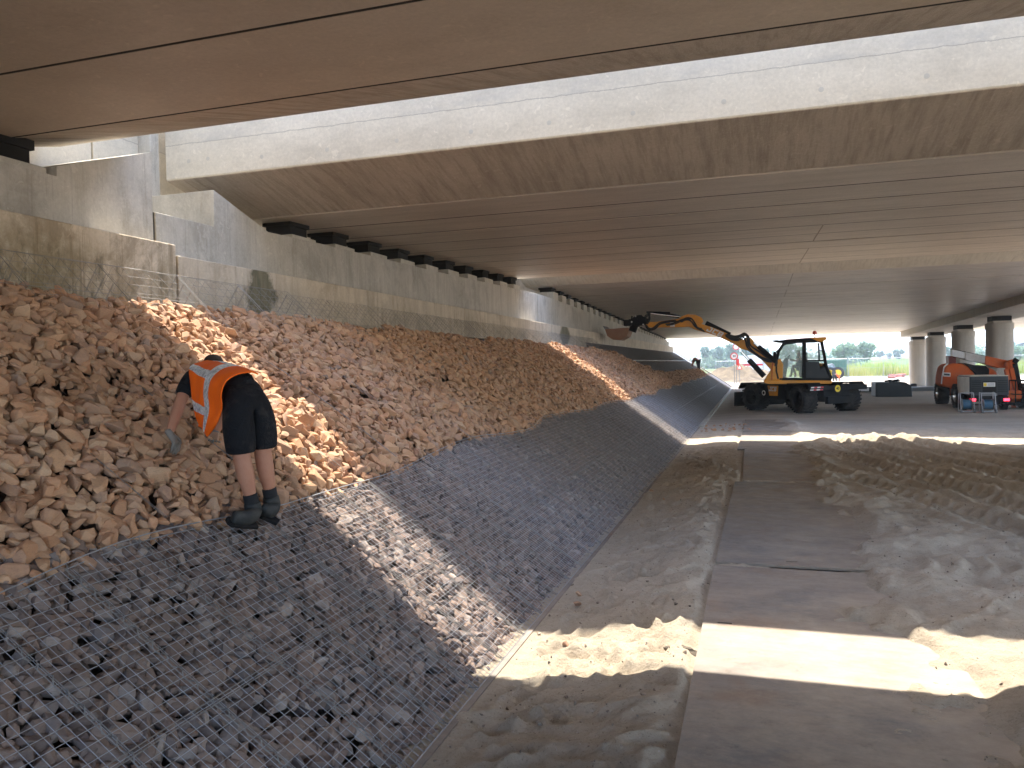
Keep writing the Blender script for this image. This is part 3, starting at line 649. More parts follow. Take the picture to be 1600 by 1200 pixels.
for i in range(15):
    y0, y1 = yp[i], yp[i + 1] if i < 14 else YE
    lab = {0: 'near wire mesh panel over packed stones, at the lower left corner of the photo', 1: 'wire mesh panel crossed by the broad near band of sun', 14: 'last wire mesh panel at the far end of the slope'}.get(i, '%s wire mesh panel along the slope foot counting from the viewer' % ORD[i])
    t = thing('wire_mesh_panel', lab, 'wire mesh', (XF, y0, 0), 'wire mesh panels along the slope foot')
    L = []; far = i > 5
    s2 = spc if not far else spc * 1.5
    for y in np.arange(y0 + .01, y1, s2):
        x = np.linspace(xb(y) + .02 + rs.uniform(-.01, .02), XF, 8 if not far else 3); L.append(on_slope(x, y + rs.normal() * .002, wav(x, y)))
    for x in np.arange(-3.16, XF, s2 if not far else spc * 1.25):
        y = np.linspace(y0, y1, 17 if not far else 4); L.append(on_slope(np.maximum(x, xb(y) + .0 if x < -3.1 else x), y, wav(x, y) + .004))
    V, Fq = wires(L, .0019 if not far else .0030); npmesh('wire_grid', V, Fq, mt['wire'], t).location = (0, 0, 0)
    o = t.children[-1] if t.children else None
    L = []
    for y in np.arange(y0 + .25, y1, .5):
        x = np.linspace(xb(y) + .02, XF, 10)
        for d in (-.012, .012): L.append(on_slope(x, y + d, wav(x, y) + .008))
        if not far:
            tt = np.linspace(0, 1, 90); x = xb(y) + (XF - xb(y)) * tt; L.append(on_slope(x, y + .013 * np.cos(tt * 120), wav(x, y) + .008 + .013 * np.sin(tt * 120)))
    for x in (-2.38,):
        y = np.linspace(y0, y1, 17)
        for d in (-.012, .012): L.append(on_slope(x + d, y, wav(x, y) + .01))
    V, Fq = wires(L, .003); npmesh('lacing_wire', V, Fq, mt['wire_dull'], t)
    L = []; y = np.linspace(y0, y1, 20)
    L.append(on_slope(xb(y), y, wav(-3.2, y) + .01)); L.append(on_slope(xb(y) - .0, y, wav(-3.2, y) - .04)); L.append(on_slope(XF + 0 * y, y, .012)); L.append(on_slope(XF + .02 + 0 * y, y, -.03))
    V, Fq = wires(L, .004); npmesh('edge_wire', V, Fq, mt['wire'], t)
    for c in t.children: c.data.transform(Matrix.Translation(-Vector(t.location)))
# finished panels over the upper slope at the far end
for k, (xa, xb_, lab) in enumerate(((-5.86, -4.85, 'upper row of dark finished mesh right under the far abutment'), (-4.80, -3.90, 'lower row of dark finished mesh where the distant man bends'))):
    t = thing('wire_mesh_panel', lab, 'wire mesh', (-5, 40, 0), 'finished mesh rows on the upper slope')
    L = []
    for y in np.arange(27.5, YE - 2.6, .085):
        a = max(xa, -99); b = min(xb_, float(loose_top(y)) - .03)
        if b - a > .1: L.append(on_slope(np.linspace(a, b, 3), y, np.full(3, .02)))
    for x in np.arange(xa, xb_, .07):
        ys_ = np.linspace(27.5, YE - 2.6, 60); ok = loose_top(ys_) > x + .02
        if ok.sum() > 1: L.append(on_slope(np.full(ok.sum(), x), ys_[ok], np.full(ok.sum(), .025)))
    V, Fq = wires(L, .0036); npmesh('wire_grid', V, Fq, mt['wire_dull'], t)
    ys_ = np.linspace(30, YE - 2.6, 30); ok = loose_top(ys_) > xb_ - .02
    L = [on_slope(np.full(ok.sum(), xb_ + .02), ys_[ok], np.full(ok.sum(), .05))]
    V, Fq = wires(L, .016); npmesh('edge_strip', V, Fq, mt['white'], t)
    for c in t.children: c.data.transform(Matrix.Translation(-Vector(t.location)))
m_ = MB(); m_.prism([Vector((XF + .07, YE - .1, -.1)), Vector((-6.25, YE - .1, slope_z(-6.25) - .04)), Vector((-6.25, YE - .1, slope_z(-6.25) + .05)), Vector((XF + .07, YE - .1, .05))], (0, .16, 0)); tagit(m_.build('kerb_edging', mt['plinth']), 'pale concrete edging down the far end of the slope', 'edging')
m_ = MB(); m_.box(XF + .012, XF + .05, .6, 24.5, -.3, .008); tagit(m_.build('kerb_edging', mt['plate']), 'thin flush edging between the near mesh and the sand', 'edging')
m_ = MB(); m_.box(XF + .005, XF + .16, 24.5, YE, -.3, .05); tagit(m_.build('kerb_edging', mt['wall']), 'narrow concrete edging along the foot of the mesh slope', 'edging')
# open basket ends along the wall
bays = [(1.6 + 1.0 * i, 2.6 + 1.0 * i) for i in range(7)] + [(8.6 + 4 * i, 12.6 + 4 * i) for i in range(5)]
for i, (y0, y1) in enumerate(bays):
    lab = 'sunlit white wire basket end standing up by the dark wall joint' if i == 4 else '%s open wire basket end along the abutment counting from the viewer' % ORD[i]
    t = thing('wire_basket_end', lab, 'wire basket', (-5.6, y0, 2.6), 'open wire basket ends along the wall')
    L = []; hh = .13 if i < 7 else .10; st = .14 if i < 7 else .12
    xt = lambda y: -5.86
    def lid(x, y): return np.interp(x, [-5.86, -5.5, -5.05], [hh + .12, hh + .04, -.02])
    for y in np.arange(y0 + .03, y1 - .02, st):
        xx = np.array([-5.86, -5.7, -5.5, -5.3, -5.1]); L.append(on_slope(xx, y + rs.normal() * .006, lid(xx, y) + rs.normal() * .006))
        L.append(on_slope(np.array([-5.86, -5.86]), y, np.array([0., hh + .12])))
    for x in (-5.86, -5.76, -5.66, -5.56, -5.46, -5.36):
        yy = np.array([y0 + .02, (y0 + y1) / 2, y1 - .03]); L.append(on_slope(x + 0 * yy, yy, lid(x, yy) + rs.normal(size=3) * .008))
    V, Fq = wires(L, .0015 if i < 7 else .0018); npmesh('wire_grid', V, Fq, mt['wire_dull'], t)
    L = []
    for y in ([y0, y1 - .01] if i < 7 else [y0, y0 + 1, y0 + 2, y0 + 3]):
        xx = np.array([-5.86, -5.5, -5.05, -4.5, -3.9, -3.3]); h = np.array([hh + .13, hh + .05, .06 + .0, .10, .11, .09]) + rs.normal(size=6) * .01
        L.append(on_slope(xx, y + np.array([0, 0, .01, .02, .0, .02]), h))
        for x in np.arange(-5.85, -5.2, .1): L.append(on_slope(np.array([x, x]), y, np.array([-.02, float(lid(x, y))])))
    if i < 7: L.append(on_slope(np.array([-5.86, -5.86]), np.array([y0, y1]), np.array([hh + .13] * 2))); L.append(on_slope(np.array([-5.5, -5.5]), np.array([y0, y1 - .02]), np.array([hh + .05] * 2)))
    V, Fq = wires(L, .0022); npmesh('divider_wire', V, Fq, mt['wire_dull'], t)
    for c in t.children: c.data.transform(Matrix.Translation(-Vector(t.location)))
# stones lying on the sand
def single(x, y, s, lab, grp=None, mat='stone', zoff=0.):
    me = hi_me[rs.randint(16)]
    if mat != 'stone': me = me.copy(); me.materials.clear(); me.materials.append(mt[mat])
    o = bpy.data.objects.new('stone', me); COL.objects.link(o)
    o.location = (x, y, ground_z(x, y) + s * .2 + zoff); o.scale = (s, s, s); o.rotation_euler = (rs.uniform(-.3, .3), rs.uniform(-.3, .3), rs.uniform(0, 6))
    tagit(o, lab, 'stone', grp)
for (x_, y_, s, lab) in ((903, 943, .085, 'larger of two pinkish stones lying together on the shaded sand by the slope foot'), (904, 926, .065, 'smaller pinkish stone just behind its larger neighbour on the shaded sand'), (884, 1003, .07, 'small stone on shaded sand just short of the sunlit band'), (742, 1000, .0, ''), (884, 1002, .0, ''), (880, 1002, .0, ''), (1018, 765, .07, 'small stone alone on the sand strip halfway along'), (1037, 780, .06, 'tiny stone on the sand strip beside the steel plates')):
    if s:
        p = PZ(x_, y_, .03); single(p.x, p.y, s, lab)
p = PZ(885, 1006, .03); single(p.x - .12, p.y - .15, .075, 'pale stone on the sunlit band of sand by the slope foot')
for k in range(34):
    x = rs.uniform(-1.5, -.1); y = 23.4 + rs.uniform(-1.4, 1.8); single(x, y, rs.uniform(.05, .13), 'small pinkish stone spilled on the sand beyond the thin sunlit band', 'spilled stones by the far plates')
p = PZ(1523, 709, .1); single(p.x, p.y, .13, 'dark stone alone on the smooth ground at the far right', mat='stone_dark')
# small grit and crumbs on the sand
ng = 2600; gx_ = np.where(rs.rand(ng) < .45, rs.uniform(-1.6, -.35, ng), rs.uniform(.95, 4.5, ng)); gy_ = 2.3 + 15 * rs.rand(ng) ** 1.6
gz_ = sand_h(gx_[None, :].copy(), gy_[None, :].copy())[0]; gs = np.clip(rs.lognormal(math.log(.011), .55, ng), .005, .045)
V, Fc, Rn = scatter(np.stack([gx_, gy_, gz_ + gs * .15], 1), gs, SV_LO, rs, .6)
tagit(npmesh('grit', V, Fc, mt['gravel'], rnd=Rn), 'fine grit and crumbs scattered over the trampled sand', 'grit', None, 'stuff')
# clod of dark soil by the first plate
V, Fc = stone_var(901, 30, 0, .5); bm = bmesh.new(); vv = [bm.verts.new(tuple(v)) for v in V]
for f in Fc: bm.faces.new([vv[i] for i in f])
bmesh.ops.subdivide_edges(bm, edges=list(bm.edges), cuts=3, use_grid_fill=True); bm.verts.index_update(); cz = ground_z(-.47, 5.08)
VV = np.array([v.co[:] for v in bm.verts]); FF = [tuple(v.index for v in f.verts) for f in bm.faces]; bm.free()
dn = 1 + 1.3 * fbm(VV[:, 0] * 5 + 9, VV[:, 1] * 5 + VV[:, 2] * 7, 4, 5); VV = VV * dn[:, None]
m_ = MB(); m_.add([(-.47 + a * .22, 5.08 + b * .13 - a * .05, cz - .02 + c_ * .15) for a, b, c_ in VV], FF)
tagit(m_.build('soil_clod', plain('dark_soil', (.11, .09, .07), .95)), 'crumbled lump of dark soil against the left edge of the near steel plate', 'soil')
# ------------------------------------------------------------------ wheels
def tyre_mb(r, w, n=22, lug=True):
    m = MB(); pr = [(-w / 2 + .04, r * .56), (-w / 2, r * .66), (-w / 2, r * .84), (-w / 2 + .05, r * .93), (w / 2 - .05, r * .93), (w / 2, r * .84), (w / 2, r * .66), (w / 2 - .04, r * .56)]
    m.lathe(pr, (0, 0, 0), (0, 1, 0), 36)
    if lug:
        for k in range(n):
            for s in (-1, 1):
                a0 = 2 * math.pi * (k + (.5 if s > 0 else 0)) / n; da = 2 * math.pi / n
                vs = []
                for (yy_, da_) in ((.0, .0), (s * w * .5, .95 * da)):
                    for rr in (r * .92, r):
                        for e in (0, .38 * da):
                            a = a0 + da_ + e; vs.append((rr * math.cos(a), yy_, rr * math.sin(a)))
                m.add(vs, [(0, 1, 3, 2), (4, 6, 7, 5), (0, 4, 5, 1), (2, 3, 7, 6), (0, 2, 6, 4), (1, 5, 7, 3)])
    return m
def rim_mb(r, w):
    m = MB()
    for s in (-1, 1):
        m.lathe([(s * (w / 2 - .05), r * .57), (s * (w / 2 - .03), r * .52), (s * (w / 2 - .16), r * .46), (s * (w / 2 - .18), r * .2), (s * (w / 2 - .08), r * .17), (s * (w / 2 - .07), .0)], (0, 0, 0), (0, 1, 0), 24)
        for k in range(8):
            a = k * math.pi / 4; m.lathe([(0, .018), (s * .02, .018), (s * .021, 0)], (r * .28 * math.cos(a), s * (w / 2 - .18), r * .28 * math.sin(a)), (0, 1, 0), 6)
    return m
_tc = {}
def wheel(parent, c, axis_dir, r, w, rim):
    key = (r, w, rim)
    if key not in _tc:
        a = tyre_mb(r, w).build('tyre', mt['rubber']); b = rim_mb(r, w).build('rim', mt[rim], smooth=True)
        _tc[key] = (a.data, b.data); bpy.data.objects.remove(a); bpy.data.objects.remove(b)
    ty, ri = _tc[key]
    wl_ = bpy.data.objects.new('wheel', ty); wl_.name = 'wheel'; COL.objects.link(wl_); wl_.parent = parent
    wl_.location = Vector(c) - wloc(parent); ax = Vector(axis_dir); wl_.rotation_euler = (0, random.uniform(0, 1) * 0, math.atan2(ax.y, ax.x) - math.pi / 2)
    rr = bpy.data.objects.new('rim', ri); COL.objects.link(rr); rr.parent = wl_
    return wl_
def block_letters(h, mat, parent, origin, xd, yd, wsc=1.15, shear=.22):
    xd = Vector(xd).normalized(); yd = Vector(yd); yd = (yd - xd * yd.dot(xd)).normalized(); zd = xd.cross(yd)
    L = {'J': [(0, .0, 1, .24), (.70, .0, 1, 1), (0, 0, .28, .42), (.35, .78, 1, 1)], 'C': [(0, 0, .3, 1), (0, 0, 1, .24), (0, .76, 1, 1)], 'B': [(0, 0, .28, 1), (0, 0, .9, .22), (0, .39, .9, .6), (0, .78, .9, 1), (.70, .04, 1, .46), (.68, .54, .97, .96)]}
    m = MB(); x = -1.75
    for ch in 'JCB':
        for k, (a, b, c_, d) in enumerate(L[ch]):
            z_ = .004 + .0015 * k; q = [(a, b), (c_, b), (c_, d), (a, d)]
            m.prism([Vector(origin) + xd * ((x + px_) * h * wsc * .72 + shear * (py_ - .5) * h) + yd * ((py_ - .5) * h) + zd * 0.0 for px_, py_ in q], tuple(zd * z_))
        x += 1.22
    return m.build('lettering', mat, parent)
# ------------------------------------------------------------------ wheeled excavator
gz = .052
ex = thing('wheeled_excavator', 'yellow and black wheeled excavator reaching its long boom up to the abutment', 'excavator', (1.6, 31.3, gz))
u = Vector((.653, -.757, 0)); v = Vector((.757, .653, 0)); A = Vector((.06, 32.15, gz))
Mx = Matrix(((u.x, v.x, 0, A.x), (u.y, v.y, 0, A.y), (0, 0, 1, gz), (0, 0, 0, 1)))
wr = .53
for (s, t) in ((0, 0), (2.57, 0), (2.57, 2.12), (0, 2.12)):
    ax = v if not (s > 1) else (v + u * .22)
    wheel(ex, A + u * s + v * t + Vector((0, 0, wr)), ax.normalized(), wr, .56, 'mblack')
m = MB(Mx); m.box(-.55, 3.12, .42, 1.7, .42, .98); m.box(.68, 1.9, -.20, 2.32, .50, 1.07); m.box(-.2, .2, .2, 1.9, .45, .62); m.box(2.4, 2.74, .2, 1.9, .45, .62)
m.build('chassis', mt['mblack'], ex, bevel=.03)
for s0, tt in ((0, 0), (2.57, 0), (2.57, 2.12), (0, 2.12)):
    m = MB(Mx); pts = [(-.62, .86), (-.45, 1.06), (.45, 1.08), (.64, .90), (.64, .94), (.47, 1.13), (-.47, 1.11), (-.64, .90)]
    m.prism([Vector((s0 + a, tt - .34, b)) for a, b in pts], (0, .66, 0)); m.build('fender', mt['mblack'], ex)
m = MB(Mx); m.box(.55, 2.05, -.22, 2.34, 1.07, 1.10); m.box(-.9, -.1, .3, 1.8, 1.0, 1.03); m.build('deck_plate', mt['grey'], ex)
m = MB(Mx); m.prism([Vector((-1.02, -.25, .12)), Vector((-1.0, -.25, .70)), Vector((-.92, -.25, .72)), Vector((-.86, -.25, .2))], (0, 2.6, 0)); m.box(-.9, -.5, .7, 1.4, .35, .6); m.build('dozer_blade', mt['mblack'], ex, bevel=.015)
def on_side(s, z, t=-.206): return Mx @ Vector((s, t, z - 0))
m = MB(Mx); m.prism([Vector((.92, -.212, 1.01)), Vector((1.50, -.212, 1.01)), Vector((1.46, -.212, .62)), Vector((1.02, -.212, .62))], (0, .008, 0)); dc = m.build('decal_panel', mt['yellow'], ex)
block_letters(.17, mt['white'], dc, Mx @ Vector((1.21, -.214, .88)), u, (0, 0, 1), .95)
m = MB(Mx); m.lathe([(0, .10), (.006, .10), (.007, 0)], (.70, -.205, .72), (0, -1, 0), 20); m.cur = 1; m.lathe([(.008, .06), (.010, .06), (.011, 0)], (.70, -.205, .72), (0, -1, 0), 16); m.build('round_sticker', [mt['white'], mt['mblack']], ex)
m = MB(Mx); m.lathe([(0, .13), (.006, .13), (.007, 0)], (3.203, 1.02, .90), (1, 0, 0), 24); yd = m.build('speed_sticker', mt['decal_yellow'], ex)
text_mesh('lettering', '40', .15, mt['mblack'], yd, Mx @ Vector((3.212, 1.02, .90)), v, (0, 0, 1), .002, .02)
m = MB(Mx)
for k in range(4):
    m.cur = k % 2; a = 2.93 + 0 * k; m.prism([Vector((3.20, -.30 + .15 * k, .86)), Vector((3.20, -.15 + .15 * k, .86)), Vector((3.20, -.10 + .15 * k, .99)), Vector((3.20, -.25 + .15 * k, .99))], (.006, 0, 0))
m.build('chevron_board', [mt['white'], mt['red']], ex)
m = MB(Mx); m.box(3.12, 3.2, -.35, 2.5, .84, 1.02); m.box(3.1, 3.25, .5, 1.6, .35, .62); m.build('end_bar', mt['mblack'], ex, bevel=.01)
# slewing platform, counterweight
YB, YN = 31.05, 30.42
def poly(name, mat, pts, Y, th, parent, **k):
    m = MB(); m.prism([PY(x, y, Y) for x, y in pts], (0, th, 0)); return m.build(name, mat, parent, **k)
m = MB(); m.lathe([(0, .62), (.14, .62)], (1.75, 31.45, 1.08), (0, 0, 1), 32); m.build('slew_ring', mt['mblack'], ex)
poly('platform', mt['yellow'], [(1194, 598), (1194, 594), (1298, 594), (1301, 597), (1298, 600), (1200, 600)], YN - .02, 2.3, ex, bevel=.02)
poly('counterweight', mt['mblack'], [(1288, 592), (1288, 568), (1291, 572), (1299, 587), (1300, 594), (1288, 594)], 30.6, 1.5, ex, bevel=.05)
poly('engine_cover', mt['yellow'], [(1262, 594), (1262, 566), (1290, 568), (1299, 590), (1299, 594)], 31.5, .9, ex, bevel=.06)
m = MB(); c = PY(1292, 583, 31.45); m.lathe([(0, .16), (.02, .16), (.021, 0)], c, (0, -1, 0), 20); m.build('round_sticker', mt['decal_yellow'], ex)
# cab
def bar(pts, r, Y): return [PY(x, y, Y) for x, y in pts]
cb = MB()
for Y in (YN, 31.34):
    for pts, r in (([(1216, 592), (1213, 580), (1213, 565), (1217, 548), (1224, 538), (1232, 535)], .055), ([(1224, 537), (1255, 533), (1284, 532)], .05), ([(1256.5, 593), (1256.5, 534)], .07), ([(1283.5, 533), (1287, 550), (1291, 573), (1299, 592)], .055), ([(1218, 592), (1299, 593)], .05), ([(1258, 563.5), (1289, 563.5)], .03), ([(1279, 536), (1280, 563)], .03), ([(1280, 548), (1287, 548)], .018)):
        cb.tube(bar(pts, r, Y), r, 6)
for x, y in ((1216, 590), (1215, 550), (1256, 534), (1284, 535), (1298, 590), (1291, 573)): cb.tube([PY(x, y, YN), PY(x, y, 31.34) + Vector((0, 0, 0))], .045, 6)
cab = cb.build('cab_frame', mt['mblack'], ex, smooth=True)
poly('cab_roof', mt['mblack'], [(1208, 532.5), (1232, 530.4), (1258, 528.6), (1272, 528), (1278, 534.5), (1228, 535.8), (1214, 534.5)], YN - .06, 1.06, ex, bevel=.02)
poly('roof_tail', mt['yellow'], [(1266, 528.2), (1291, 527), (1292, 530), (1284, 534.6), (1278, 533)], YN - .08, 1.10, ex, bevel=.02)
poly('roof_skin', mt['orange'], [(1226, 530.2), (1258, 527.8), (1291, 526.2), (1291, 527), (1258, 528.6), (1226, 531)], YN - .05, 1.05, ex)
poly('sun_visor', mt['mblack'], [(1203, 532), (1216, 531), (1216, 532.2), (1203, 533)], YN, .95, ex)
poly('window', mt['glass'], [(1219, 590), (1216, 565), (1219, 549), (1227, 538), (1254, 536), (1254, 590)], YN + .03, .012, ex)
poly('window', mt['glass'], [(1259, 562), (1259, 537), (1278, 536), (1279, 562)], YN + .03, .012, ex)
poly('window', mt['glass'], [(1281, 562), (1281, 536), (1283, 537), (1288, 562)], YN + .03, .012, ex)
poly('door_panel', mt['slate'], [(1259, 591), (1259, 565), (1280, 565), (1282, 578), (1290, 573), (1296, 591)], YN + .01, .03, ex, bevel=.008)
poly('cab_rear', mt['mblack'], [(1282, 592), (1282, 574), (1290, 571), (1298, 592)], YN + .05, .8, ex)
poly('operator_seat', mt['mblack'], [(1250, 590), (1249, 575), (1253, 573), (1257, 552), (1262, 550), (1262, 590)], 30.7, .5, ex, bevel=.04)
poly('console', mt['mblack'], [(1219, 590), (1218, 574), (1224, 564), (1229, 558), (1232, 562), (1231, 572), (1228, 590)], 30.62, .5, ex, bevel=.03)
m = MB(); m.tube([PY(1230, 560, 30.85), PY(1239, 563, 30.85)], .02, 6); m.lathe([(0, .15), (.02, .17), (.04, .15)], PY(1231, 561, 30.85), PY(1231, 561, 30.85) - PY(1240, 566, 30.85), 18); m.build('steering_wheel', mt['mblack'], ex)
m = MB(); p0 = PY(1210.5, 551, 30.25); m.box(p0.x - .05, p0.x + .06, p0.y - .08, p0.y + .08, p0.z - .24, p0.z + .03); m.tube([PY(1210.5, 552, 30.3), PY(1215, 547, 30.42)], .015, 5); m.build('mirror', mt['mblack'], ex, bevel=.03)
bc = MB(); pb = PY(1273, 520, 30.9); bc.tube([pb - Vector((0, 0, .32)), pb - Vector((0, 0, .05))], .015, 6); pole = bc.build('beacon_pole', mt['grey'], ex)
bc = MB(); bc.lathe([(0, .0), (.0, .075), (.09, .075), (.13, .04), (.135, 0)], pb - Vector((0, 0, .06)), (0, 0, 1), 16); bc.build('beacon', plain('amber_lens', (.7, .09, .03), .25), pole, smooth=True)
for x0, x1 in ((1207, 1208.5),):
    m = MB(); m.tube([PY(x0 - 1, 594, 30.35), PY(x0 - .5, 575, 30.3), PY(x0 + 2, 552, 30.35)], .018, 6); m.build('grab_rail', mt['orange'], ex)
# boom set, all in one vertical plane parallel to the girders
yb0 = YB - .62
def hose(pts, r=.028, dy=-.06, name='hose'):
    P = [PY(x, y, yb0 + dy) for x, y in pts]; Q = []
    for i in range(len(P) - 1):
        a = P[max(i - 1, 0)]; b = P[i]; c_ = P[i + 1]; d = P[min(i + 2, len(P) - 1)]
        for k in range(5):
            t = k / 5; Q.append(.5 * ((2 * b) + (c_ - a) * t + (2 * a - 5 * b + 4 * c_ - d) * t * t + (3 * b - a - 3 * c_ + d) * t ** 3))
    Q.append(P[-1]); m = MB(); m.tube(Q, r, 8); return m.build(name, mt['hose'], ex, smooth=True)
poly('boom_foot', mt['yellow'], [(1194, 594), (1203, 580), (1209, 566), (1219, 560), (1224, 570), (1223, 594)], yb0 - .05, .5, ex, bevel=.03)
poly('lower_boom', mt['yellow'], [(1208, 582), (1221, 568), (1215, 561), (1198, 551), (1181, 537), (1173, 527), (1164, 527), (1160, 534), (1163, 545), (1172, 550), (1190, 562)], yb0 + .04, .32, ex, bevel=.04)
mid = poly('middle_boom', mt['yellow'], [(1173, 549), (1158, 545), (1148, 538), (1120, 525), (1104, 519.5), (1094, 517.5), (1083, 514), (1078, 509), (1081, 503), (1092, 505), (1112, 511), (1132, 519), (1147, 526), (1160, 529), (1167, 536), (1174, 545)], yb0, .34, ex, bevel=.04)
poly('dipper_arm', mt['yellow'], [(1008, 504), (1009, 510), (1013, 511.5), (1046, 511.5), (1076, 510.5), (1090, 516), (1094, 508), (1099, 502.5), (1096, 496), (1086, 491.5), (1074, 491), (1066, 493.5), (1060, 498), (1046, 500), (1026, 502.5), (1012, 503)], yb0 + .02, .28, ex, bevel=.03)
def ram(p, q, split, r, dy=.08, name='hydraulic_ram'):
    a = PY(*p, yb0 + dy); b = PY(*q, yb0 + dy); c_ = a.lerp(b, split); m = MB(); m.tube([a, c_], r, 10); o = m.build(name, mt['mblack'], ex, smooth=True)
    m = MB(); m.tube([c_, b], r * .5, 8); m.build('rod', mt['chrome'], o, smooth=True)
ram((1194, 588), (1158, 549), .66, .10, -.12); ram((1103, 504.5), (1149, 527), .82, .085, .15); ram((1212, 565), (1178, 535), .8, .085, -.1); ram((1012, 489), (1062, 495), .05, .05, .1)
m = MB(); m.tube([PY(1030, 489, yb0 + .15), PY(1062, 495, yb0 + .15)], .065, 10); m.tube([PY(1010, 488, yb0 + .15), PY(1047, 489, yb0 + .15)], .04, 6); m.build('linkage', mt['mblack'], ex)
for pts in ([(1063, 502), (1072, 497), (1080, 497.5), (1085, 504), (1089, 511), (1097, 514)], [(1040, 507), (1052, 505), (1064, 500), (1074, 498.5), (1081, 503), (1087, 511), (1100, 517)], [(1010, 508), (1014, 513), (1022, 512.5), (1030, 505), (1042, 502), (1056, 500.5)], [(1008, 506), (1011, 513), (1018, 514), (1027, 507)],
            [(1133, 523), (1141, 527), (1152, 528), (1160, 523), (1166, 524), (1168, 532), (1170, 541), (1178, 550), (1190, 558), (1204, 562)], [(1135, 522), (1146, 525), (1155, 524), (1163, 520.5), (1169, 525), (1170, 534), (1174, 541), (1186, 549), (1197, 557), (1208, 559), (1212, 568)], [(1134, 525), (1142, 529.5), (1152, 530.5), (1161, 526), (1165, 533), (1168, 543), (1182, 555), (1196, 563), (1206, 564)],
            [(1198, 556), (1208, 557), (1213, 563), (1211, 572)], [(1015, 490), (1008, 494), (1009, 503)], [(1013, 487), (1014, 497), (1010, 505)]):
    hose(pts)
    hose([(x + 1.5, y + 1.6) for x, y in pts], .022, -.1)
block_letters(.20, mt['white'], mid, PY(1117.5, 518.6, yb0 - .003), PY(1131, 522.9, yb0) - PY(1111, 514.2, yb0), (0, 0, 1), 1.25)
m = MB(); p0 = PY(1050.5, 506.5, yb0 - .0); m.box(p0.x - .09, p0.x + .09, p0.y, p0.y + .02, p0.z - .1, p0.z + .1); m.build('label_plate', mt['white'], ex)
# quick coupler, rotator, bucket
m = MB(); rs2 = np.random.RandomState(3)
m.prism([PY(x, y, yb0 - .1) for x, y in ((986, 500), (992, 493), (1000, 492), (1011, 498), (1011, 506), (1000, 508), (992, 509), (987, 505))], (0, .5, 0))
m.lathe([(0, .15), (.3, .15)], PY(992, 507, YB - .35), (-.4, 0, -1), 18)
for k in range(9):
    a = PY(rs2.uniform(984, 1012), rs2.uniform(489, 512), YB - .7 + rs2.rand() * .3); b = a + Vector((rs2.uniform(-.4, .4), 0, rs2.uniform(-.35, .35))); m.tube([a, b], rs2.uniform(.02, .045), 6)
m.cur = 1
for px_, py_ in ((993, 494), (987, 503), (1005, 507), (998, 512)): m.lathe([(0, .035), (.01, .035), (.011, 0)], PY(px_, py_, YB - .74), (0, -1, 0), 10)
m.cur = 0; m.box(*[PY(978, 500, YB).x, PY(990, 500, YB).x, yb0, yb0 + .45, PY(980, 510, YB).z, PY(980, 501, YB).z])
rt = m.build('rotator_coupler', [mt['mblack'], mt['white']], ex)
m = MB(); c0 = PY(968, 514, YB); prof = [(.42, .02), (.45, -.12), (.36, -.32), (.10, -.46), (-.2, -.44), (-.42, -.28), (-.50, -.02)]
R = []
for w_ in (-.5, .5): R.append([Vector((c0.x + a, YB + w_, c0.z + b)) for a, b in prof])
n_ = len(prof); m.add(R[0] + R[1], [(i, i + 1, n_ + i + 1, n_ + i) for i in range(n_ - 1)] + [tuple(range(n_)), tuple(range(n_, 2 * n_))])
bk = m.build('bucket', mt['bucket'], ex); sd = bk.modifiers.new('t', 'SOLIDIFY'); sd.thickness = .03
for k in range(5):
    m = MB(); y_ = YB - .48 + .24 * k; m.prism([Vector((c0.x - .50, y_ - .05, c0.z - .02)), Vector((c0.x - .50, y_ + .05, c0.z - .02)), Vector((c0.x - .60, y_, c0.z + .12))], (.03, 0, .01)); m.build('tooth', mt['grey'], bk)
# ------------------------------------------------------------------ orange boom lift
bl = thing('boom_lift', 'orange boom lift with its white tipped boom folded over the engine cover', 'boom lift', (8.5, 34.6, .04))
for (x, y) in ((7.55, 33.35), (9.75, 33.35), (7.55, 36.3), (9.75, 36.3)): wheel(bl, (x, y, .05 + .47), (1, 0, 0), .47, .42, 'chrome')
m = MB(); m.box(7.8, 9.5, 32.9, 36.7, .40, .72); m.build('chassis', mt['orange'], bl, bevel=.04)
m = MB(); m.lathe([(0, .55), (.2, .55)], (8.65, 34.8, .7), (0, 0, 1), 28); m.build('turntable', mt['mblack'], bl)
YL = 33.9
poly('engine_cover', mt['orange'], [(1472, 600), (1473, 589), (1476, 574), (1482, 569), (1492, 567.5), (1503, 568), (1513, 572), (1521, 580), (1526, 590), (1528, 607), (1492, 607), (1476, 604)], YL, 1.3, bl, bevel=.12)
poly('cover_trim', mt['white'], [(1470.6, 600), (1471.6, 588), (1474.6, 573), (1480, 568), (1482, 569), (1476.4, 574), (1473.4, 589), (1472.4, 600)], YL + .05, .06, bl)
poly('tank_cover', mt['orange'], [(1541, 604), (1541, 574), (1550, 575), (1557, 580), (1560.5, 590), (1561, 604)], YL, 1.3, bl, bevel=.1)
poly('cover_trim', mt['white'], [(1560, 604), (1560, 590), (1556.6, 580), (1558.4, 579.5), (1562, 589.5), (1562.4, 604)], YL + .05, .06, bl)
poly('control_box', mt['mblack'], [(1507, 567), (1520, 570), (1540, 571), (1546, 577), (1545, 600), (1528, 600), (1525, 586), (1518, 578)], YL - .05, 1.1, bl, bevel=.03)
pl = poly('name_plate', mt['white'], [(1474, 582), (1485.5, 582.5), (1485, 588.5), (1474, 588)], YL - .015, .02, bl)
poly('name_bar', mt['slate'], [(1475, 583.5), (1484, 584), (1484, 587), (1475, 586.6)], YL - .022, .01, pl)
poly('rear_mast', plain('dark_red_paint', (.22, .02, .025), .5), [(1483, 569), (1482, 556), (1494, 558), (1494, 569)], YL + .3, .5, bl, bevel=.02)
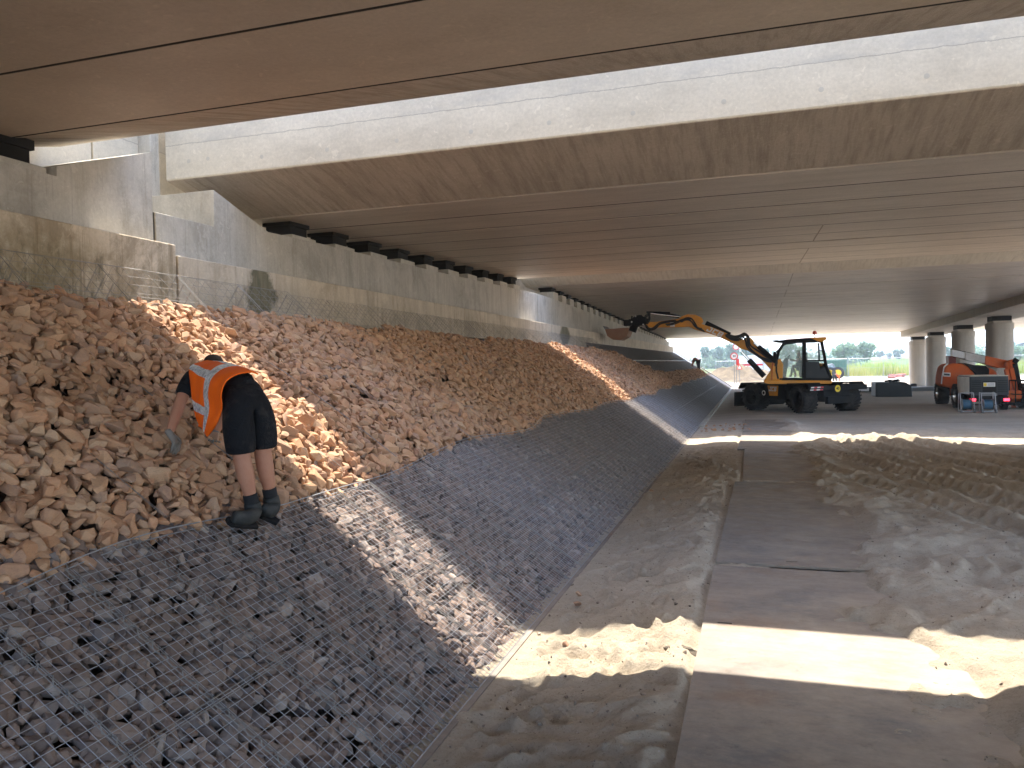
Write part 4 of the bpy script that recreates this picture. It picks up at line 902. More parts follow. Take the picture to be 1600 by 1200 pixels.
bm_ = poly('boom_tip_section', plain('silver_paint', (.62, .64, .68), .45, dirt=.2), [(1487.5, 545.5), (1508, 550.5), (1507.5, 560.5), (1487.5, 556.5)], YL - .1, .32, bl, bevel=.015)
poly('boom_middle_section', plain('silver_worn_paint', (.55, .55, .56), .5, dirt=.5), [(1508.2, 550), (1541, 557), (1540, 568.5), (1508, 562)], YL - .13, .38, bl, bevel=.015)
poly('boom_base_section', mt['orange'], [(1540, 556), (1576, 563.5), (1574, 575), (1562, 575), (1539, 569)], YL - .16, .44, bl, bevel=.02)
poly('boom_cap_rail', mt['mblack'], [(1487, 544.8), (1541, 556.2), (1541, 557), (1487, 545.7)], YL - .1, .3, bl)
m = MB()
for a, b, r in (((1573, 566), (1576, 578), .10), ((1577, 563), (1583, 578), .13)): m.tube([PY(*a, YL - .3), PY(*b, YL - .3)], r, 8)
m.build('knuckle', mt['orange'], bl, bevel=.01)
for a, b, r, mm in (((1573, 577), (1586, 641), .065, 'orange'), ((1581, 575), (1592, 627), .075, 'orange'), ((1586, 568), (1598, 626), .085, 'mblack'), ((1584, 562), (1591, 566), .09, 'mblack')):
    m = MB(); p_, q_ = PY(*a, YL - .45), PY(*b, YL - .45); d = (q_ - p_).normalized(); sidev = d.cross(Vector((0, 1, 0))).normalized() * r
    m.prism([p_ - sidev, p_ + sidev, q_ + sidev, q_ - sidev], (0, .16, 0)); m.build('lifting_arm', mt[mm], bl, bevel=.012)
m = MB()
for z in (.25, .6, 1.1):
    for (a, b) in (((9.15, 32.4), (10.9, 32.4)), ((9.15, 33.1), (10.9, 33.1)), ((9.15, 32.4), (9.15, 33.1)), ((10.9, 32.4), (10.9, 33.1))): m.tube([(a[0], a[1], z), (b[0], b[1], z)], .022, 6)
for x, y in ((9.15, 32.4), (9.15, 33.1), (10, 32.4), (10.9, 32.4), (10.9, 33.1)): m.tube([(x, y, .2), (x, y, 1.1)], .022, 6)
m.box(9.15, 10.9, 32.4, 33.1, .18, .23); m.build('work_platform', mt['mblack'], bl)
# ------------------------------------------------------------------ compressor
cp = thing('air_compressor', 'dark slatted towable compressor with a cream side and two lit red lamps', 'compressor', (8.1, 31.4, .04))
cx0, cx1, cy0, cy1 = 7.42, 8.66, 31.35, 33.1
m = MB(); m.prism([Vector((cx0, cy0, .62)), Vector((cx0 + .02, cy0, 1.30)), Vector((cx1 - .02, cy0, 1.30)), Vector((cx1, cy0, .62))], (0, cy1 - cy0, 0)); hood = m.build('hood', mt['slate'], cp, bevel=.03)
m = MB(); m.box(cx0 - .014, cx0 - .002, cy0 + .04, cy1 - .03, .66, 1.28); m.build('side_panel', mt['cream'], cp)
m = MB(); m.box(cx0 + .02, cx1 - .02, cy0 + .02, cy1 - .05, 1.303, 1.33); m.build('hood_edge', mt['cream'], cp)
m = MB()
for k in range(7):
    for (a, b) in ((.06, .36), (.88, 1.18)): m.box(cx0 + a, cx0 + b, cy0 - .02, cy0 - .002, .74 + .065 * k, .765 + .065 * k)
m.build('louvre', mt['mblack'], hood)
m = MB(); m.box(cx0 + .40, cx0 + .84, cy0 - .012, cy0 - .002, .70, 1.12); m.build('access_door', mt['mblack'], hood, bevel=.004)
m = MB(); m.box(cx0 + .43, cx0 + .80, cy0 - .02, cy0 - .013, .93, 1.08); m.cur = 1; m.box(cx0 + .44, cx0 + .53, cy0 - .024, cy0 - .0205, .95, 1.06); m.cur = 2
for k in range(3): m.box(cx0 + .56, cx0 + .77, cy0 - .024, cy0 - .0205, .965 + .035 * k, .975 + .035 * k)
m.build('warning_label', [mt['white'], mt['decal_yellow'], mt['grey']], hood)
m = MB(); m.box(cx0 + .38, cx0 + .86, cy0 - .03, cy0 - .001, .60, .69); m.build('valve_panel', mt['grey'], cp)
m = MB(); m.box(cx0 - .05, cx1 + .05, cy0 - .06, cy0 + .02, .40, .52); m.box(cx0 + .1, cx1 - .1, cy0, cy1 + .3, .45, .6); m.tube([(cx0 + .02, cy0 - .1, .30), (cx1 + .02, cy0 - .1, .30)], .025, 6); m.tube([(cx0 + .05, cy0 - .1, .30), (cx0 + .05, cy0 - .02, .45)], .02, 6); m.tube([(cx1 - .05, cy0 - .1, .30), (cx1 - .05, cy0 - .02, .45)], .02, 6); m.build('bumper', mt['mblack'], cp)
for x in (cx0 + .08, cx1 - .10):
    m = MB(); m.box(x - .09, x + .09, cy0 - .085, cy0 - .062, .42, .51); m.build('tail_light', mt['taillight'], cp)
for x in (cx0 - .02, cx1 + .06): wheel(cp, (x, cy0 + .9, .04 + .30), (1, 0, 0), .30, .20, 'grey')
m = MB(); m.tube([((cx0 + cx1) / 2, cy0 + 1.5, .5), ((cx0 + cx1) / 2, cy1 + 1.2, .45)], .05, 8); m.build('tow_bar', mt['grey'], cp)
def reel(x, y, lab):
    t = thing('hose_reel', lab, 'hose reel', (x, y, .04)); z = .04; m = MB()
    for sx in (-.21, .21):
        m.tube([(x + sx, y - .2, z + .04), (x + sx, y - .05, z + .70), (x + sx, y + .16, z + .72), (x + sx, y + .2, z + .04)], .017, 6); m.tube([(x + sx, y - .22, z + .03), (x + sx, y + .24, z + .03)], .017, 6)
    m.tube([(x - .21, y - .05, z + .70), (x + .21, y - .05, z + .70)], .017, 6); m.tube([(x - .21, y - .2, z + .05), (x + .21, y - .2, z + .05)], .017, 6); m.tube([(x - .21, y + .2, z + .05), (x + .21, y + .2, z + .05)], .017, 6); m.build('frame', mt['wire'], t)
    m = MB(); m.lathe([(-.155, .06), (-.155, .20), (-.14, .20), (-.14, .06), (.14, .06), (.14, .20), (.155, .20), (.155, .06)], (x, y, z + .30), (1, 0, 0), 20); m.build('drum', mt['grey'], t)
    m = MB(); pts = [(x - .13 + .26 * k / 150, y + .155 * math.cos(k * .42), z + .30 + .155 * math.sin(k * .42)) for k in range(151)]; m.tube(pts, .016, 6); m.build('hose', mt['bluehose'], t, smooth=True)
    for sx in (-.21, .21):
        m = MB(); m.lathe([(-.03, .0), (-.03, .07), (.03, .07), (.03, .0)], (x + sx, y - .2, z + .07), (1, 0, 0), 14); m.build('wheel', mt['grey'], t)
reel(7.17, 30.75, 'blue hose reel on a grey frame, left of the pair before the compressor'); reel(7.78, 30.55, 'blue hose reel on a grey frame, directly before the compressor label plate')
# ------------------------------------------------------------------ stored boxes
t = thing('storage_box', 'dark slate steel box with a paler end standing on the shaded ground', 'storage box', (6.8, 43.8, .04))
m = MB(); m.prism([Vector((5.98, 43.2, .04)), Vector((5.98, 43.2, .80)), Vector((7.35, 43.2, .80)), Vector((7.62, 43.2, .62)), Vector((7.66, 43.2, .04))], (0, 1.6, 0)); m.build('body', mt['slate'], t, bevel=.04)
m = MB(); m.prism([Vector((5.955, 43.25, .1)), Vector((5.955, 43.25, .76)), Vector((5.955, 44.75, .78)), Vector((5.955, 44.75, .1))], (.02, 0, 0)); m.build('end_plate', mt['grey'], t)
m = MB()
for k in range(7):
    V, Fc = SV_LO[k]; s = .22; m.add([(6.55 + .09 * k + v_[0] * s, 43.7 + v_[1] * s, .86 + v_[2] * s) for v_ in V], [tuple(f) for f in Fc])
tagit(m.build('scrap_bundle', mt['mblack']), 'dark bundle of scrap resting on the slate steel box', 'scrap')
t = thing('steel_beam', 'low dark steel slab with a pale end beside the slate box', 'steel slab', (6.6, 50, .04))
m = MB(); m.box(5.6, 7.6, 49.0, 50.2, .10, .36); m.build('slab', mt['mblack'], t, bevel=.02); m = MB(); m.box(5.58, 6.4, 48.97, 48.99, .14, .34); m.build('end_face', mt['white'], t)
p0 = PZ(1428, 609, .0); m = MB(); m.box(p0.x - .15, p0.x + .17, p0.y, p0.y + .4, .0, .36); m.box(p0.x - .12, p0.x + .14, p0.y + .03, p0.y + .37, .36, .39); tagit(m.build('small_crate', mt['mblack'], bevel=.01), 'small black crate at the foot of the farthest column', 'crate')
t = thing('sheet_stack', 'flat grey stack of sheets lying before the farthest column', 'sheet stack', (9, 52, .04))
for k in range(3):
    m = MB(); m.box(7.9 + .1 * k, 10.1 + .15 * k, 50.4, 52.5, .02 + .09 * k, .09 + .09 * k); m.build('sheet', mt['grey'], t)
# ------------------------------------------------------------------ people
def skinned(name, mat, chains, parent, subdiv=2, root=0):
    """chains: list of [(point, rx, ry), ...]; points closer than 1 mm are the same joint"""
    V = []; Rr = []; Ed = []
    def vid(p, r):
        for i, q in enumerate(V):
            if (q - p).length < .001: return i
        V.append(Vector(p)); Rr.append(r); return len(V) - 1
    for ch in chains:
        last = None
        for it in ch:
            i = vid(Vector(it[0]), (it[1], it[2] if len(it) > 2 else it[1]))
            if last is not None and last != i: Ed.append((last, i))
            last = i
    org = wloc(parent); me = bpy.data.meshes.new(name); me.from_pydata([tuple(p - org) for p in V], Ed, [])
    me.materials.append(mat); o = bpy.data.objects.new(name, me); COL.objects.link(o); o.parent = parent
    sk = o.modifiers.new('skin', 'SKIN'); sk.branch_smoothing = .6; sk.use_smooth_shade = True
    for i, r in enumerate(Rr): me.skin_vertices[0].data[i].radius = r
    me.skin_vertices[0].data[root].use_root = True
    ss = o.modifiers.new('sub', 'SUBSURF'); ss.levels = subdiv; ss.render_levels = subdiv
    return o
def PSl(x, y, h=0.):
    d = ray(x, y); n = SN; c = n @ np.array([XF, 0, 0.]) + h - n @ np.array(EYE); return Vector(d * (c / (n @ d))) + EYE
def lerp(a, b, t): return a.lerp(b, t)
mt['sock'] = mt['cloth']
per = thing('person', 'man in orange safety vest and black shorts bending down to the loose stones', 'person', tuple(PSl(408, 815)))
J = dict(pel=PD(386, 614, 5.02), hl=PD(369, 628, 4.98), hr=PD(405, 624, 5.10), kl=PD(378, 718, 5.0), kr=PD(411, 712, 5.14), al=PD(395, 792, 5.05), ar=PD(424, 782, 5.2),
         s1=PD(362, 600, 5.16), s2=PD(338, 594, 5.34), nk=PD(330, 580, 5.52), hd=PD(333, 573, 5.66), hd2=PD(335, 579, 5.78),
         sl=PD(297, 592, 5.36), sr=PD(352, 590, 5.60), el=PD(282, 628, 5.26), wl=PD(265, 677, 5.10), er=PD(352, 640, 5.70), wr=PSl(338, 676, .12), ch=PD(322, 592, 5.46))
skinned('body', mt['skin'], [
    [(J['pel'], .10, .09), (J['hl'], .075), (lerp(J['hl'], J['kl'], .5), .068), (J['kl'], .058), (lerp(J['kl'], J['al'], .3), .060, .064), (lerp(J['kl'], J['al'], .7), .043), (J['al'], .036)],
    [(J['pel'], .10, .09), (J['hr'], .075), (lerp(J['hr'], J['kr'], .5), .068), (J['kr'], .058), (lerp(J['kr'], J['ar'], .3), .060, .064), (lerp(J['kr'], J['ar'], .7), .043), (J['ar'], .036)],
    [(J['pel'], .10, .09), (J['s1'], .12), (J['s2'], .13), (J['ch'], .12), (J['nk'], .055), (J['hd'], .082, .09), (J['hd2'], .07, .075)],
    [(J['ch'], .12), (J['sl'], .058), (lerp(J['sl'], J['el'], .5), .047), (J['el'], .041), (lerp(J['el'], J['wl'], .35), .042), (J['wl'], .027)],
    [(J['ch'], .12), (J['sr'], .058), (J['er'], .041), (J['wr'], .027)]], per)
skinned('hair', mt['hair'], [[(J['nk'] + Vector((0, .02, .06)), .05), (J['hd'] + Vector((0, .0, .022)), .088, .096), (J['hd2'] + Vector((0, .01, .01)), .076, .08)]], per)
skinned('tee_shirt', mt['shorts'], [[(J['pel'] + Vector((0, 0, .01)), .135, .12), (J['s1'], .135), (J['s2'], .145), (J['ch'], .135), (lerp(J['ch'], J['nk'], .6), .07)], [(J['ch'], .135), (J['sl'], .072), (lerp(J['sl'], J['el'], .45), .064), (lerp(J['sl'], J['el'], .80), .060)], [(J['ch'], .135), (J['sr'], .072), (lerp(J['sr'], J['er'], .8), .06)]], per)
kl2 = lerp(J['hl'], J['kl'], .86); kr2 = lerp(J['hr'], J['kr'], .83)
skinned('shorts', mt['shorts'], [[(J['pel'] + Vector((0, .02, .035)), .150, .125), (J['hl'] + Vector((.0, 0, .01)), .128, .12), (lerp(J['hl'], J['kl'], .45), .122, .112), (kl2, .108, .098), (lerp(J['hl'], J['kl'], .90), .104, .094)],
    [(J['pel'] + Vector((0, .02, .035)), .150, .125), (J['hr'] + Vector((-.01, 0, .01)), .128, .12), (lerp(J['hr'], J['kr'], .45), .120, .110), (kr2, .106, .096), (lerp(J['hr'], J['kr'], .87), .102, .092)],
    [(J['pel'] + Vector((0, .02, .035)), .150, .125), (J['s1'] + Vector((0, 0, .0)), .138, .125)]], per)
for a, k, toe, heel in ((J['al'], J['kl'], PSl(362, 808, .085), PSl(393, 812, .085)), (J['ar'], J['kr'], PSl(407, 793, .085), PSl(427, 804, .085))):
    up = (k - a).normalized(); m = MB(); m.tube([a - up * .02, a + up * .05, a + up * .085, a + up * .09], [.046, .047, .047, .038], 12); m.build('sock', mt['cloth'], per, smooth=True)
    b = skinned('boot', mt['boot'], [[(a + up * .030, .054), (a + up * .025, .057), (a - up * .01, .058), (a - up * .04, .060), (lerp(a, heel, .8), .060, .055), (lerp(heel, toe, .45), .054, .046), (lerp(heel, toe, .8), .052, .038), (toe, .046, .034)]], per)
    m = MB(); d = (toe - heel).normalized(); sd = d.cross(Vector(SN)).normalized(); base = -Vector(SN) * .046
    ol = [heel - d * .055 + sd * .035, heel - d * .055 - sd * .035, lerp(heel, toe, .5) - sd * .05, toe - sd * .044, toe + d * .018 - sd * .022, toe + d * .018 + sd * .022, toe + sd * .044, lerp(heel, toe, .5) + sd * .05]
    m.prism([p + base for p in ol], tuple(Vector(SN) * .022)); m.build('sole', mt['mblack'], b, bevel=.004)
# left glove: palm, four curled fingers and a thumb
def glove(w_, e_, hand_to, side, parent):
    d = (hand_to - w_).normalized(); s_ = d.cross(Vector(SN)).normalized() * side; n_ = s_.cross(d).normalized()
    palm = w_ + d * .075
    ch = [[(w_ - d * .035, .034, .032), (w_, .032, .028), (w_ + d * .042, .035, .022), (palm, .036, .020)]]
    for i, (off, L, cu) in enumerate(((-.034, .066, .2), (-.011, .076, .3), (.012, .070, .42), (.034, .056, .5))):
        b = palm + s_ * off; p1 = b + d * L * .45 - n_ * .012 * (1 + cu); p2 = p1 + (d * .75 - n_ * (.5 + cu)).normalized() * L * .36; p3 = p2 + (d * .3 - n_ * (.9 + cu)).normalized() * L * .28
        ch.append([(palm, .036, .020), (b + d * .008, .012), (p1, .0115), (p2, .0105), (p3, .009)])
    tb = w_ + d * .03 - s_ * .032; ch.append([(w_ + d * .042, .035, .022), (tb - s_ * .01 + d * .01, .014), (tb - s_ * .035 + d * .035 - n_ * .01, .012), (tb - s_ * .042 + d * .06 - n_ * .022, .010)])
    return skinned('glove', mt['glove'], ch, parent)
glove(J['wl'], J['el'], PD(280, 702, 5.10), 1, per)
glove(J['wr'], J['er'], PSl(330, 700, .06), -1, per)
# vest: a draped sheet over the bent back
G = [[(356, 568, 5.74), (334, 562, 5.64), (312, 566, 5.46), (296, 574, 5.30), (297, 600, 5.24), (300, 625, 5.22), (305, 650, 5.22), (312, 666, 5.22)],
     [(378, 573, 5.40), (358, 568, 5.28), (337, 572, 5.16), (320, 588, 5.07), (316, 612, 5.05), (318, 635, 5.06), (317, 655, 5.10), (317, 673, 5.15)],
     [(404, 584, 5.03), (393, 580, 4.97), (372, 583, 4.87), (353, 595, 4.82), (345, 616, 4.84), (346, 641, 4.92), (337, 665, 5.00), (322, 681, 5.10)]]
Gp = np.array([[tuple(PD(*q)) for q in row] for row in G]); nu, nv = 57, 33
def cr(P, t):                              # Catmull-Rom along axis 0
    n = len(P) - 1; x = min(t * n, n - 1e-6); i = int(x); f = x - i
    a = P[max(i - 1, 0)]; b = P[i]; c = P[i + 1]; d = P[min(i + 2, n)]
    return .5 * (2 * b + (c - a) * f + (2 * a - 5 * b + 4 * c - d) * f * f + (3 * b - a - 3 * c + d) * f ** 3)
m = MB(); VV = []; FF = []
for j in range(nv):
    row = cr(Gp, j / (nv - 1))
    for i in range(nu):
        p = cr(row, i / (nu - 1)); uu = i / (nu - 1); vv = j / (nv - 1)
        wr_ = .016 * math.sin(uu * 19 + vv * 5) * max(0, uu - .35) + .006 * math.sin(vv * 22 + uu * 9)
        VV.append(tuple(p + np.array([wr_ * .7, -wr_, wr_ * .4])))
for j in range(nv - 1):
    for i in range(nu - 1):
        uu = (i + .5) / (nu - 1); vv = (j + .5) / (nv - 1)
        tape = abs(vv - .60) < .065 or (abs(uu - .40) < .05 and vv < .56) or (abs(uu - .76) < .05 and vv < .56) or (abs(uu - .12) < .05 and vv < .56)
        m.cur = 1 if tape else 0; FF.append((j * nu + i, j * nu + i + 1, (j + 1) * nu + i + 1, (j + 1) * nu + i, m.cur))
m.v = VV; m.f = [f[:4] for f in FF]; m.mi = [f[4] for f in FF]
o = m.build('safety_vest', [mt['vest'], mt['tape']], per, smooth=True); sd_ = o.modifiers.new('t', 'SOLIDIFY'); sd_.thickness = .008
m = MB(); c0 = PD(337, 623, 4.99); m.lathe([(0, .008), (.004, .008), (.005, 0)], c0, tuple(PD(337, 623, 4.5) - c0), 8); m.build('red_tag', mt['red'], per)
# far workers and the operator
def small_person(label, D, j, vest, shorts, parent_loc, name='person'):
    t = thing(name, label, 'person', parent_loc); q = {k: PD(x, y, D + (z if z else 0)) for k, (x, y, z) in j.items()}
    k = 1.0
    skinned('body', mt['skin'], [[(q['pel'], .12), (q['hl'], .09), (q['kl'], .06), (q['al'], .04), (q['tl'], .04)], [(q['pel'], .12), (q['hr'], .09), (q['kr'], .06), (q['ar'], .04), (q['tr'], .04)],
        [(q['pel'], .12), (q['ch'], .13), (q['nk'], .06), (q['hd'], .09, .1)], [(q['ch'], .13), (q['sl'], .06), (q['el'], .042), (q['wl'], .032), (q['wl'] + (q['wl'] - q['el']).normalized() * .1, .03)], [(q['ch'], .13), (q['sr'], .06), (q['er'], .042), (q['wr'], .032), (q['wr'] + (q['wr'] - q['er']).normalized() * .1, .03)]], t, 1)
    f = .55 if shorts else .97
    skinned('trousers', mt['cloth'], [[(q['pel'], .155), (q['hl'], .115), (lerp(q['hl'], q['kl'], .8), .09)] + ([] if shorts else [(q['kl'], .085), (lerp(q['kl'], q['al'], f), .065)]), [(q['pel'], .155), (q['hr'], .115), (lerp(q['hr'], q['kr'], .8), .09)] + ([] if shorts else [(q['kr'], .085), (lerp(q['kr'], q['ar'], f), .065)])], t, 1)
    skinned('top', vest, [[(lerp(q['pel'], q['ch'], .2), .15), (q['ch'], .16), (lerp(q['ch'], q['nk'], .6), .09)], [(q['ch'], .16), (q['sl'], .08), (lerp(q['sl'], q['el'], .8), .06)], [(q['ch'], .16), (q['sr'], .08), (lerp(q['sr'], q['er'], .8), .06)]], t, 1)
    skinned('hair', mt['hair'], [[(q['hd'], .1, .11), (q['hd'] + Vector((0, .02, .05)), .08)]], t, 1)
    for a, b in (('al', 'tl'), ('ar', 'tr')): skinned('boot', mt['mblack'], [[(q[a], .055), (q[b], .05)]], t, 1)
    return t
small_person('distant man in dark clothes bending over at the far end of the slope', 55.0, dict(pel=(1090.5, 562.5, 0), hl=(1089, 564, 0), hr=(1091.5, 564, .1), kl=(1090.5, 571, 0), kr=(1092.3, 571, .1), al=(1091.6, 577.5, 0), ar=(1093, 577.5, .2), tl=(1090, 578.5, .1), tr=(1092, 578.5, .3),
    ch=(1086, 560, .1), nk=(1084.5, 560.5, .15), hd=(1083, 562.5, .2), sl=(1083.5, 562, -.1), sr=(1085.5, 562, .3), el=(1081.5, 568, -.1), wl=(1079.5, 573, -.1), er=(1083, 568, .4), wr=(1081.5, 573.5, .5)), plain('dark_orange_top', (.22, .07, .03), .8), False, tuple(PD(1091, 579, 55.2)))
small_person('distant man bending over beyond the excavator, black trousers and orange vest', 70.0, dict(pel=(1304, 585.5, 0), hl=(1302.5, 587, -.1), hr=(1305.5, 587, .1), kl=(1302.5, 591.5, 0), kr=(1306.3, 591.5, .1), al=(1302.3, 596.5, 0), ar=(1306.8, 596.5, .2), tl=(1303.3, 597.5, .1), tr=(1307.8, 597.5, .3),
    ch=(1309, 585.5, .1), nk=(1311.5, 587, .15), hd=(1313, 588.5, .2), sl=(1309.5, 587.5, -.15), sr=(1310, 587.5, .3), el=(1311, 591, -.1), wl=(1311.5, 594.5, -.1), er=(1312, 591, .4), wr=(1312.5, 594.5, .5)), mt['vest'], False, tuple(PD(1304, 598, 70)))
op = small_person('operator in dark shirt and shorts sitting in the cab of the yellow excavator', 29.9, dict(pel=(1248, 573.5, .1), hl=(1250, 573, -.05), hr=(1250, 573, .3), kl=(1238, 571.5, -.08), kr=(1239.5, 571, .3), al=(1244, 587, -.08), ar=(1236, 587, .3), tl=(1240.5, 588.5, -.08), tr=(1232.5, 588.5, .3),
    ch=(1249, 560.5, .1), nk=(1248.5, 554.5, .1), hd=(1247.3, 549.5, .1), sl=(1248, 557.5, -.1), sr=(1248, 557.5, .3), el=(1246, 564, -.12), wl=(1238, 563, -.05), er=(1245, 564, .3), wr=(1237, 562, .3)), mt['cloth'], True, tuple(PD(1250, 590, 29.9)))
# ------------------------------------------------------------------ beyond the bridge
def tree(name, label, x, y, z0, h, wd, mat, n=1500, leaf=.28, cat='tree', group='trees beyond the site', cols=7, crown0=.18):
    t = thing(name, label, cat, (x, y, z0), group); rr = np.random.RandomState(int(x * 13 + y * 7) % 9999)
    m = MB(); tips = []
    m.tube([(x, y, z0 - .2), (x + .1, y, z0 + h * .3), (x, y + .1, z0 + h * .62), (x + .05, y, z0 + h * .85)], [h * .022, h * .017, h * .010, h * .003], 7)
    for k in range(10):
        zz = z0 + h * rr.uniform(.22, .75); a = rr.uniform(0, 6.28); L = wd * .5 * rr.uniform(.5, .95)
        e = Vector((x + L * math.cos(a), y + L * math.sin(a), zz + L * .55)); tips.append(e)
        m.tube([(x, y, zz), ((x + e.x) / 2, (y + e.y) / 2, zz + L * .35), tuple(e)], [h * .009, h * .006, h * .002], 5)
    m.build('trunk', mt['bark'], t)
    cl = []
    for k in range(cols * 5):
        f = rr.rand() ** .8; zz = z0 + h * (crown0 + (.95 - crown0) * f); rad = wd * .5 * math.sin(math.pi * min(1, (.18 + .82 * (1 - f)))) ** .7 * (.55 + .5 * rr.rand()); a = rr.uniform(0, 6.28)
        cl.append((x + rad * .8 * math.cos(a), y + rad * .8 * math.sin(a), zz, wd * rr.uniform(.07, .17), rr.rand()))
    C = np.array(cl); pick = rr.randint(len(C), size=n); cc_ = C[pick]
    pts = cc_[:, :3] + rr.normal(size=(n, 3)) * cc_[:, 3:4] * np.array([1, 1, .75]) * .62
    d1 = rr.normal(size=(n, 3)); d1 /= np.linalg.norm(d1, axis=1)[:, None]; d2 = np.cross(d1, rr.normal(size=(n, 3))); d2 /= np.linalg.norm(d2, axis=1)[:, None]
    s = leaf * rr.uniform(.5, 1.2, (n, 1)); V = np.stack([pts - d1 * s, pts + d2 * s * .5, pts + d1 * s, pts - d2 * s * .5], 1).reshape(-1, 3) - np.array([x, y, z0])
    V[:, 2] = np.maximum(V[:, 2], .0)
    rn = np.repeat(np.clip(cc_[:, 4] * .7 + rr.rand(n) * .3, 0, 1), 4)
    npmesh('foliage', V, np.arange(4 * n).reshape(n, 4), mat, t, rnd=rn)
    return t
TR = [(1318, 537, 566, 34, 150, 'leaf', 'wide rounded tree just right of the excavator cab'), (1354, 533, 566, 30, 150, 'leaf', 'tall pointed tree right of the wide rounded one'), (1375, 549, 560, 12, 230, 'leaf2', 'small round blue green tree on the dyke'), (1389, 551, 560, 8, 240, 'leaf2', 'smallest bush like tree on the dyke'), (1404, 546, 562, 16, 220, 'leaf2', 'loose tree on the dyke beside the farthest column'),
      (1449, 538, 572, 16, 150, 'leaf', 'tree between the two farthest columns'), (1480, 541, 572, 14, 150, 'leaf2', 'tree left of the silver boom tip'), (1526, 545, 568, 9, 260, 'leaf2', 'small tree seen over the silver boom'), (1586, 541, 574, 34, 140, 'leaf', 'broad tree at the right edge of the photo'),
      (1232, 537, 566, 26, 150, 'leaf', 'tree seen through the front cab window'), (1250, 542, 566, 18, 155, 'leaf', 'tree seen beside the cab door post'), (1196, 544, 566, 14, 165, 'leaf2', 'tree top above the lower boom'), (1166, 540, 566, 22, 165, 'leaf2', 'tree behind the round traffic sign'), (1143, 537, 565, 26, 170, 'leaf2', 'tree just left of the round traffic sign'), (1121, 543, 566, 26, 180, 'leaf2', 'middle tree of the bluish row at the left'), (1101, 541, 566, 16, 180, 'leaf2', 'tree above the distant bending man')]
for (x, yt, yb_, wpx, Y, mk, lab) in TR:
    p = PY(x, yt, Y); q = PY(x, yb_, Y); wd = wpx / 1200 * Y; tree('tree', lab, p.x, Y, min(q.z, p.z - 2), p.z - min(q.z, p.z - 2), wd, mt[mk], n=1700, leaf=wd * .05 + .1)
for i, (x, Y) in enumerate([(1105, 195), (1125, 198), (1150, 196), (1180, 200), (1210, 196), (1240, 200), (1270, 190), (1325, 185), (1520, 190), (1590, 190)]):
    p = PY(x, 560, Y); tree('hedge_bush', '%s low bush of the hedge row counting from the slope side' % ORD[i], p.x, Y, .4, 3.4, 9.5, mt['leaf2'] if i % 2 else mt['leaf'], n=900, leaf=.5, cat='bush', group='low bushes behind the field', crown0=.0)
# tall grass band behind the fence
nb = 16000; gx = rs.uniform(5, 40, nb); gy = rs.uniform(96, 112, nb); gh = rs.uniform(.5, 1.5, nb) * (.6 + .8 * vnoise(gx * .4, gy * .3, 4)); an = rs.uniform(0, 3.14, nb)
dx = .07 * np.cos(an); dy = .07 * np.sin(an); V = np.stack([np.stack([gx - dx, gy - dy, 0 * gx], 1), np.stack([gx + dx, gy + dy, 0 * gx], 1), np.stack([gx + rs.normal(size=nb) * .15, gy, gh], 1)], 1).reshape(-1, 3)
o = npmesh('tall_grass', V, np.arange(3 * nb).reshape(nb, 3), mt['reed'], rnd=np.repeat(np.clip(vnoise(gx * .5, gy * .5, 6) * .8 + rs.rand(nb) * .3, 0, 1), 3)); tagit(o, 'band of tall yellow green grass behind the mesh fence', 'tall grass', None, 'stuff')
# site fence
FY = 91.
for i in range(12):
    x0 = -4.2 + 3.5 * i
    t = thing('fence_panel', '%s steel mesh fence panel beyond the bridge counting from the slope side' % ORD[i], 'fence panel', (x0, FY, 0), 'site fence panels'); m = MB()
    yy0, yy1 = FY + .15 * math.sin(i), FY + .15 * math.sin(i + 1)
    z0 = .15; m.tube([(x0 + .04, yy0, z0), (x0 + .04, yy0, 2.1), (x0 + 3.42, yy1, 2.1), (x0 + 3.42, yy1, z0), (x0 + .04, yy0, z0)], .035, 6); m.tube([(x0 + .04, yy0, 1.1), (x0 + 3.42, yy1, 1.1)], .015, 4); m.build('frame', mt['wire'], t)
    m = MB()
    for k in range(1, 22): xx = x0 + 3.42 * k / 22; m.tube([(xx, yy0, z0), (xx, yy0, 2.1)], .006, 3, False)
    m.build('infill_wire', mt['wire'], t); m = MB(); m.box(x0 - .35, x0 + .35, FY - .2, FY + .2, .0, .14); m.build('foot_block', mt['grey'], t, bevel=.02)
# traffic signs
def sign(px, py, Y, label, kind):
    p = PY(px, py, Y); t = thing('traffic_sign', label, 'traffic sign', (p.x, Y, 0)); m = MB(); m.tube([(p.x, Y + .03, 0), (p.x, Y + .03, p.z + .3)], .03, 8); m.build('post', mt['grey'], t)
    if kind == 'round':
        m = MB(); m.lathe([(0, .30), (.02, .30), (.021, 0)], p, (0, -1, 0), 28); d = m.build('disc', mt['red'], t); m = MB(); m.lathe([(.022, .22), (.026, .22), (.027, 0)], p, (0, -1, 0), 28); d2 = m.build('face', mt['white'], d)
        text_mesh('lettering', '30', .30, mt['mblack'], d, (p.x, Y - .03, p.z), (1, 0, 0), (0, 0, 1), .002, .02)
    return t
sg = sign(1147, 556.5, 66, 'round speed sign with a red rim reading 30, red board beside it', 'round')
m = MB(); a = PY(1150.5, 561, 66.1); b = PY(1155, 571, 66.1); m.box(a.x, b.x, 66.08, 66.11, b.z, a.z); o = m.build('red_board', mt['red'], sg)
s2_ = sign(1150, 542, 68, 'round white sign with a red rim just under the excavator boom', 'x')
p = PY(1150, 542, 68); m = MB(); m.lathe([(0, .27), (.02, .27), (.021, 0)], p, (0, -1, 0), 28); d = m.build('disc', mt['red'], s2_); m = MB(); m.lathe([(.022, .20), (.026, .20), (.027, 0)], p, (0, -1, 0), 28); m.build('face', mt['white'], d)
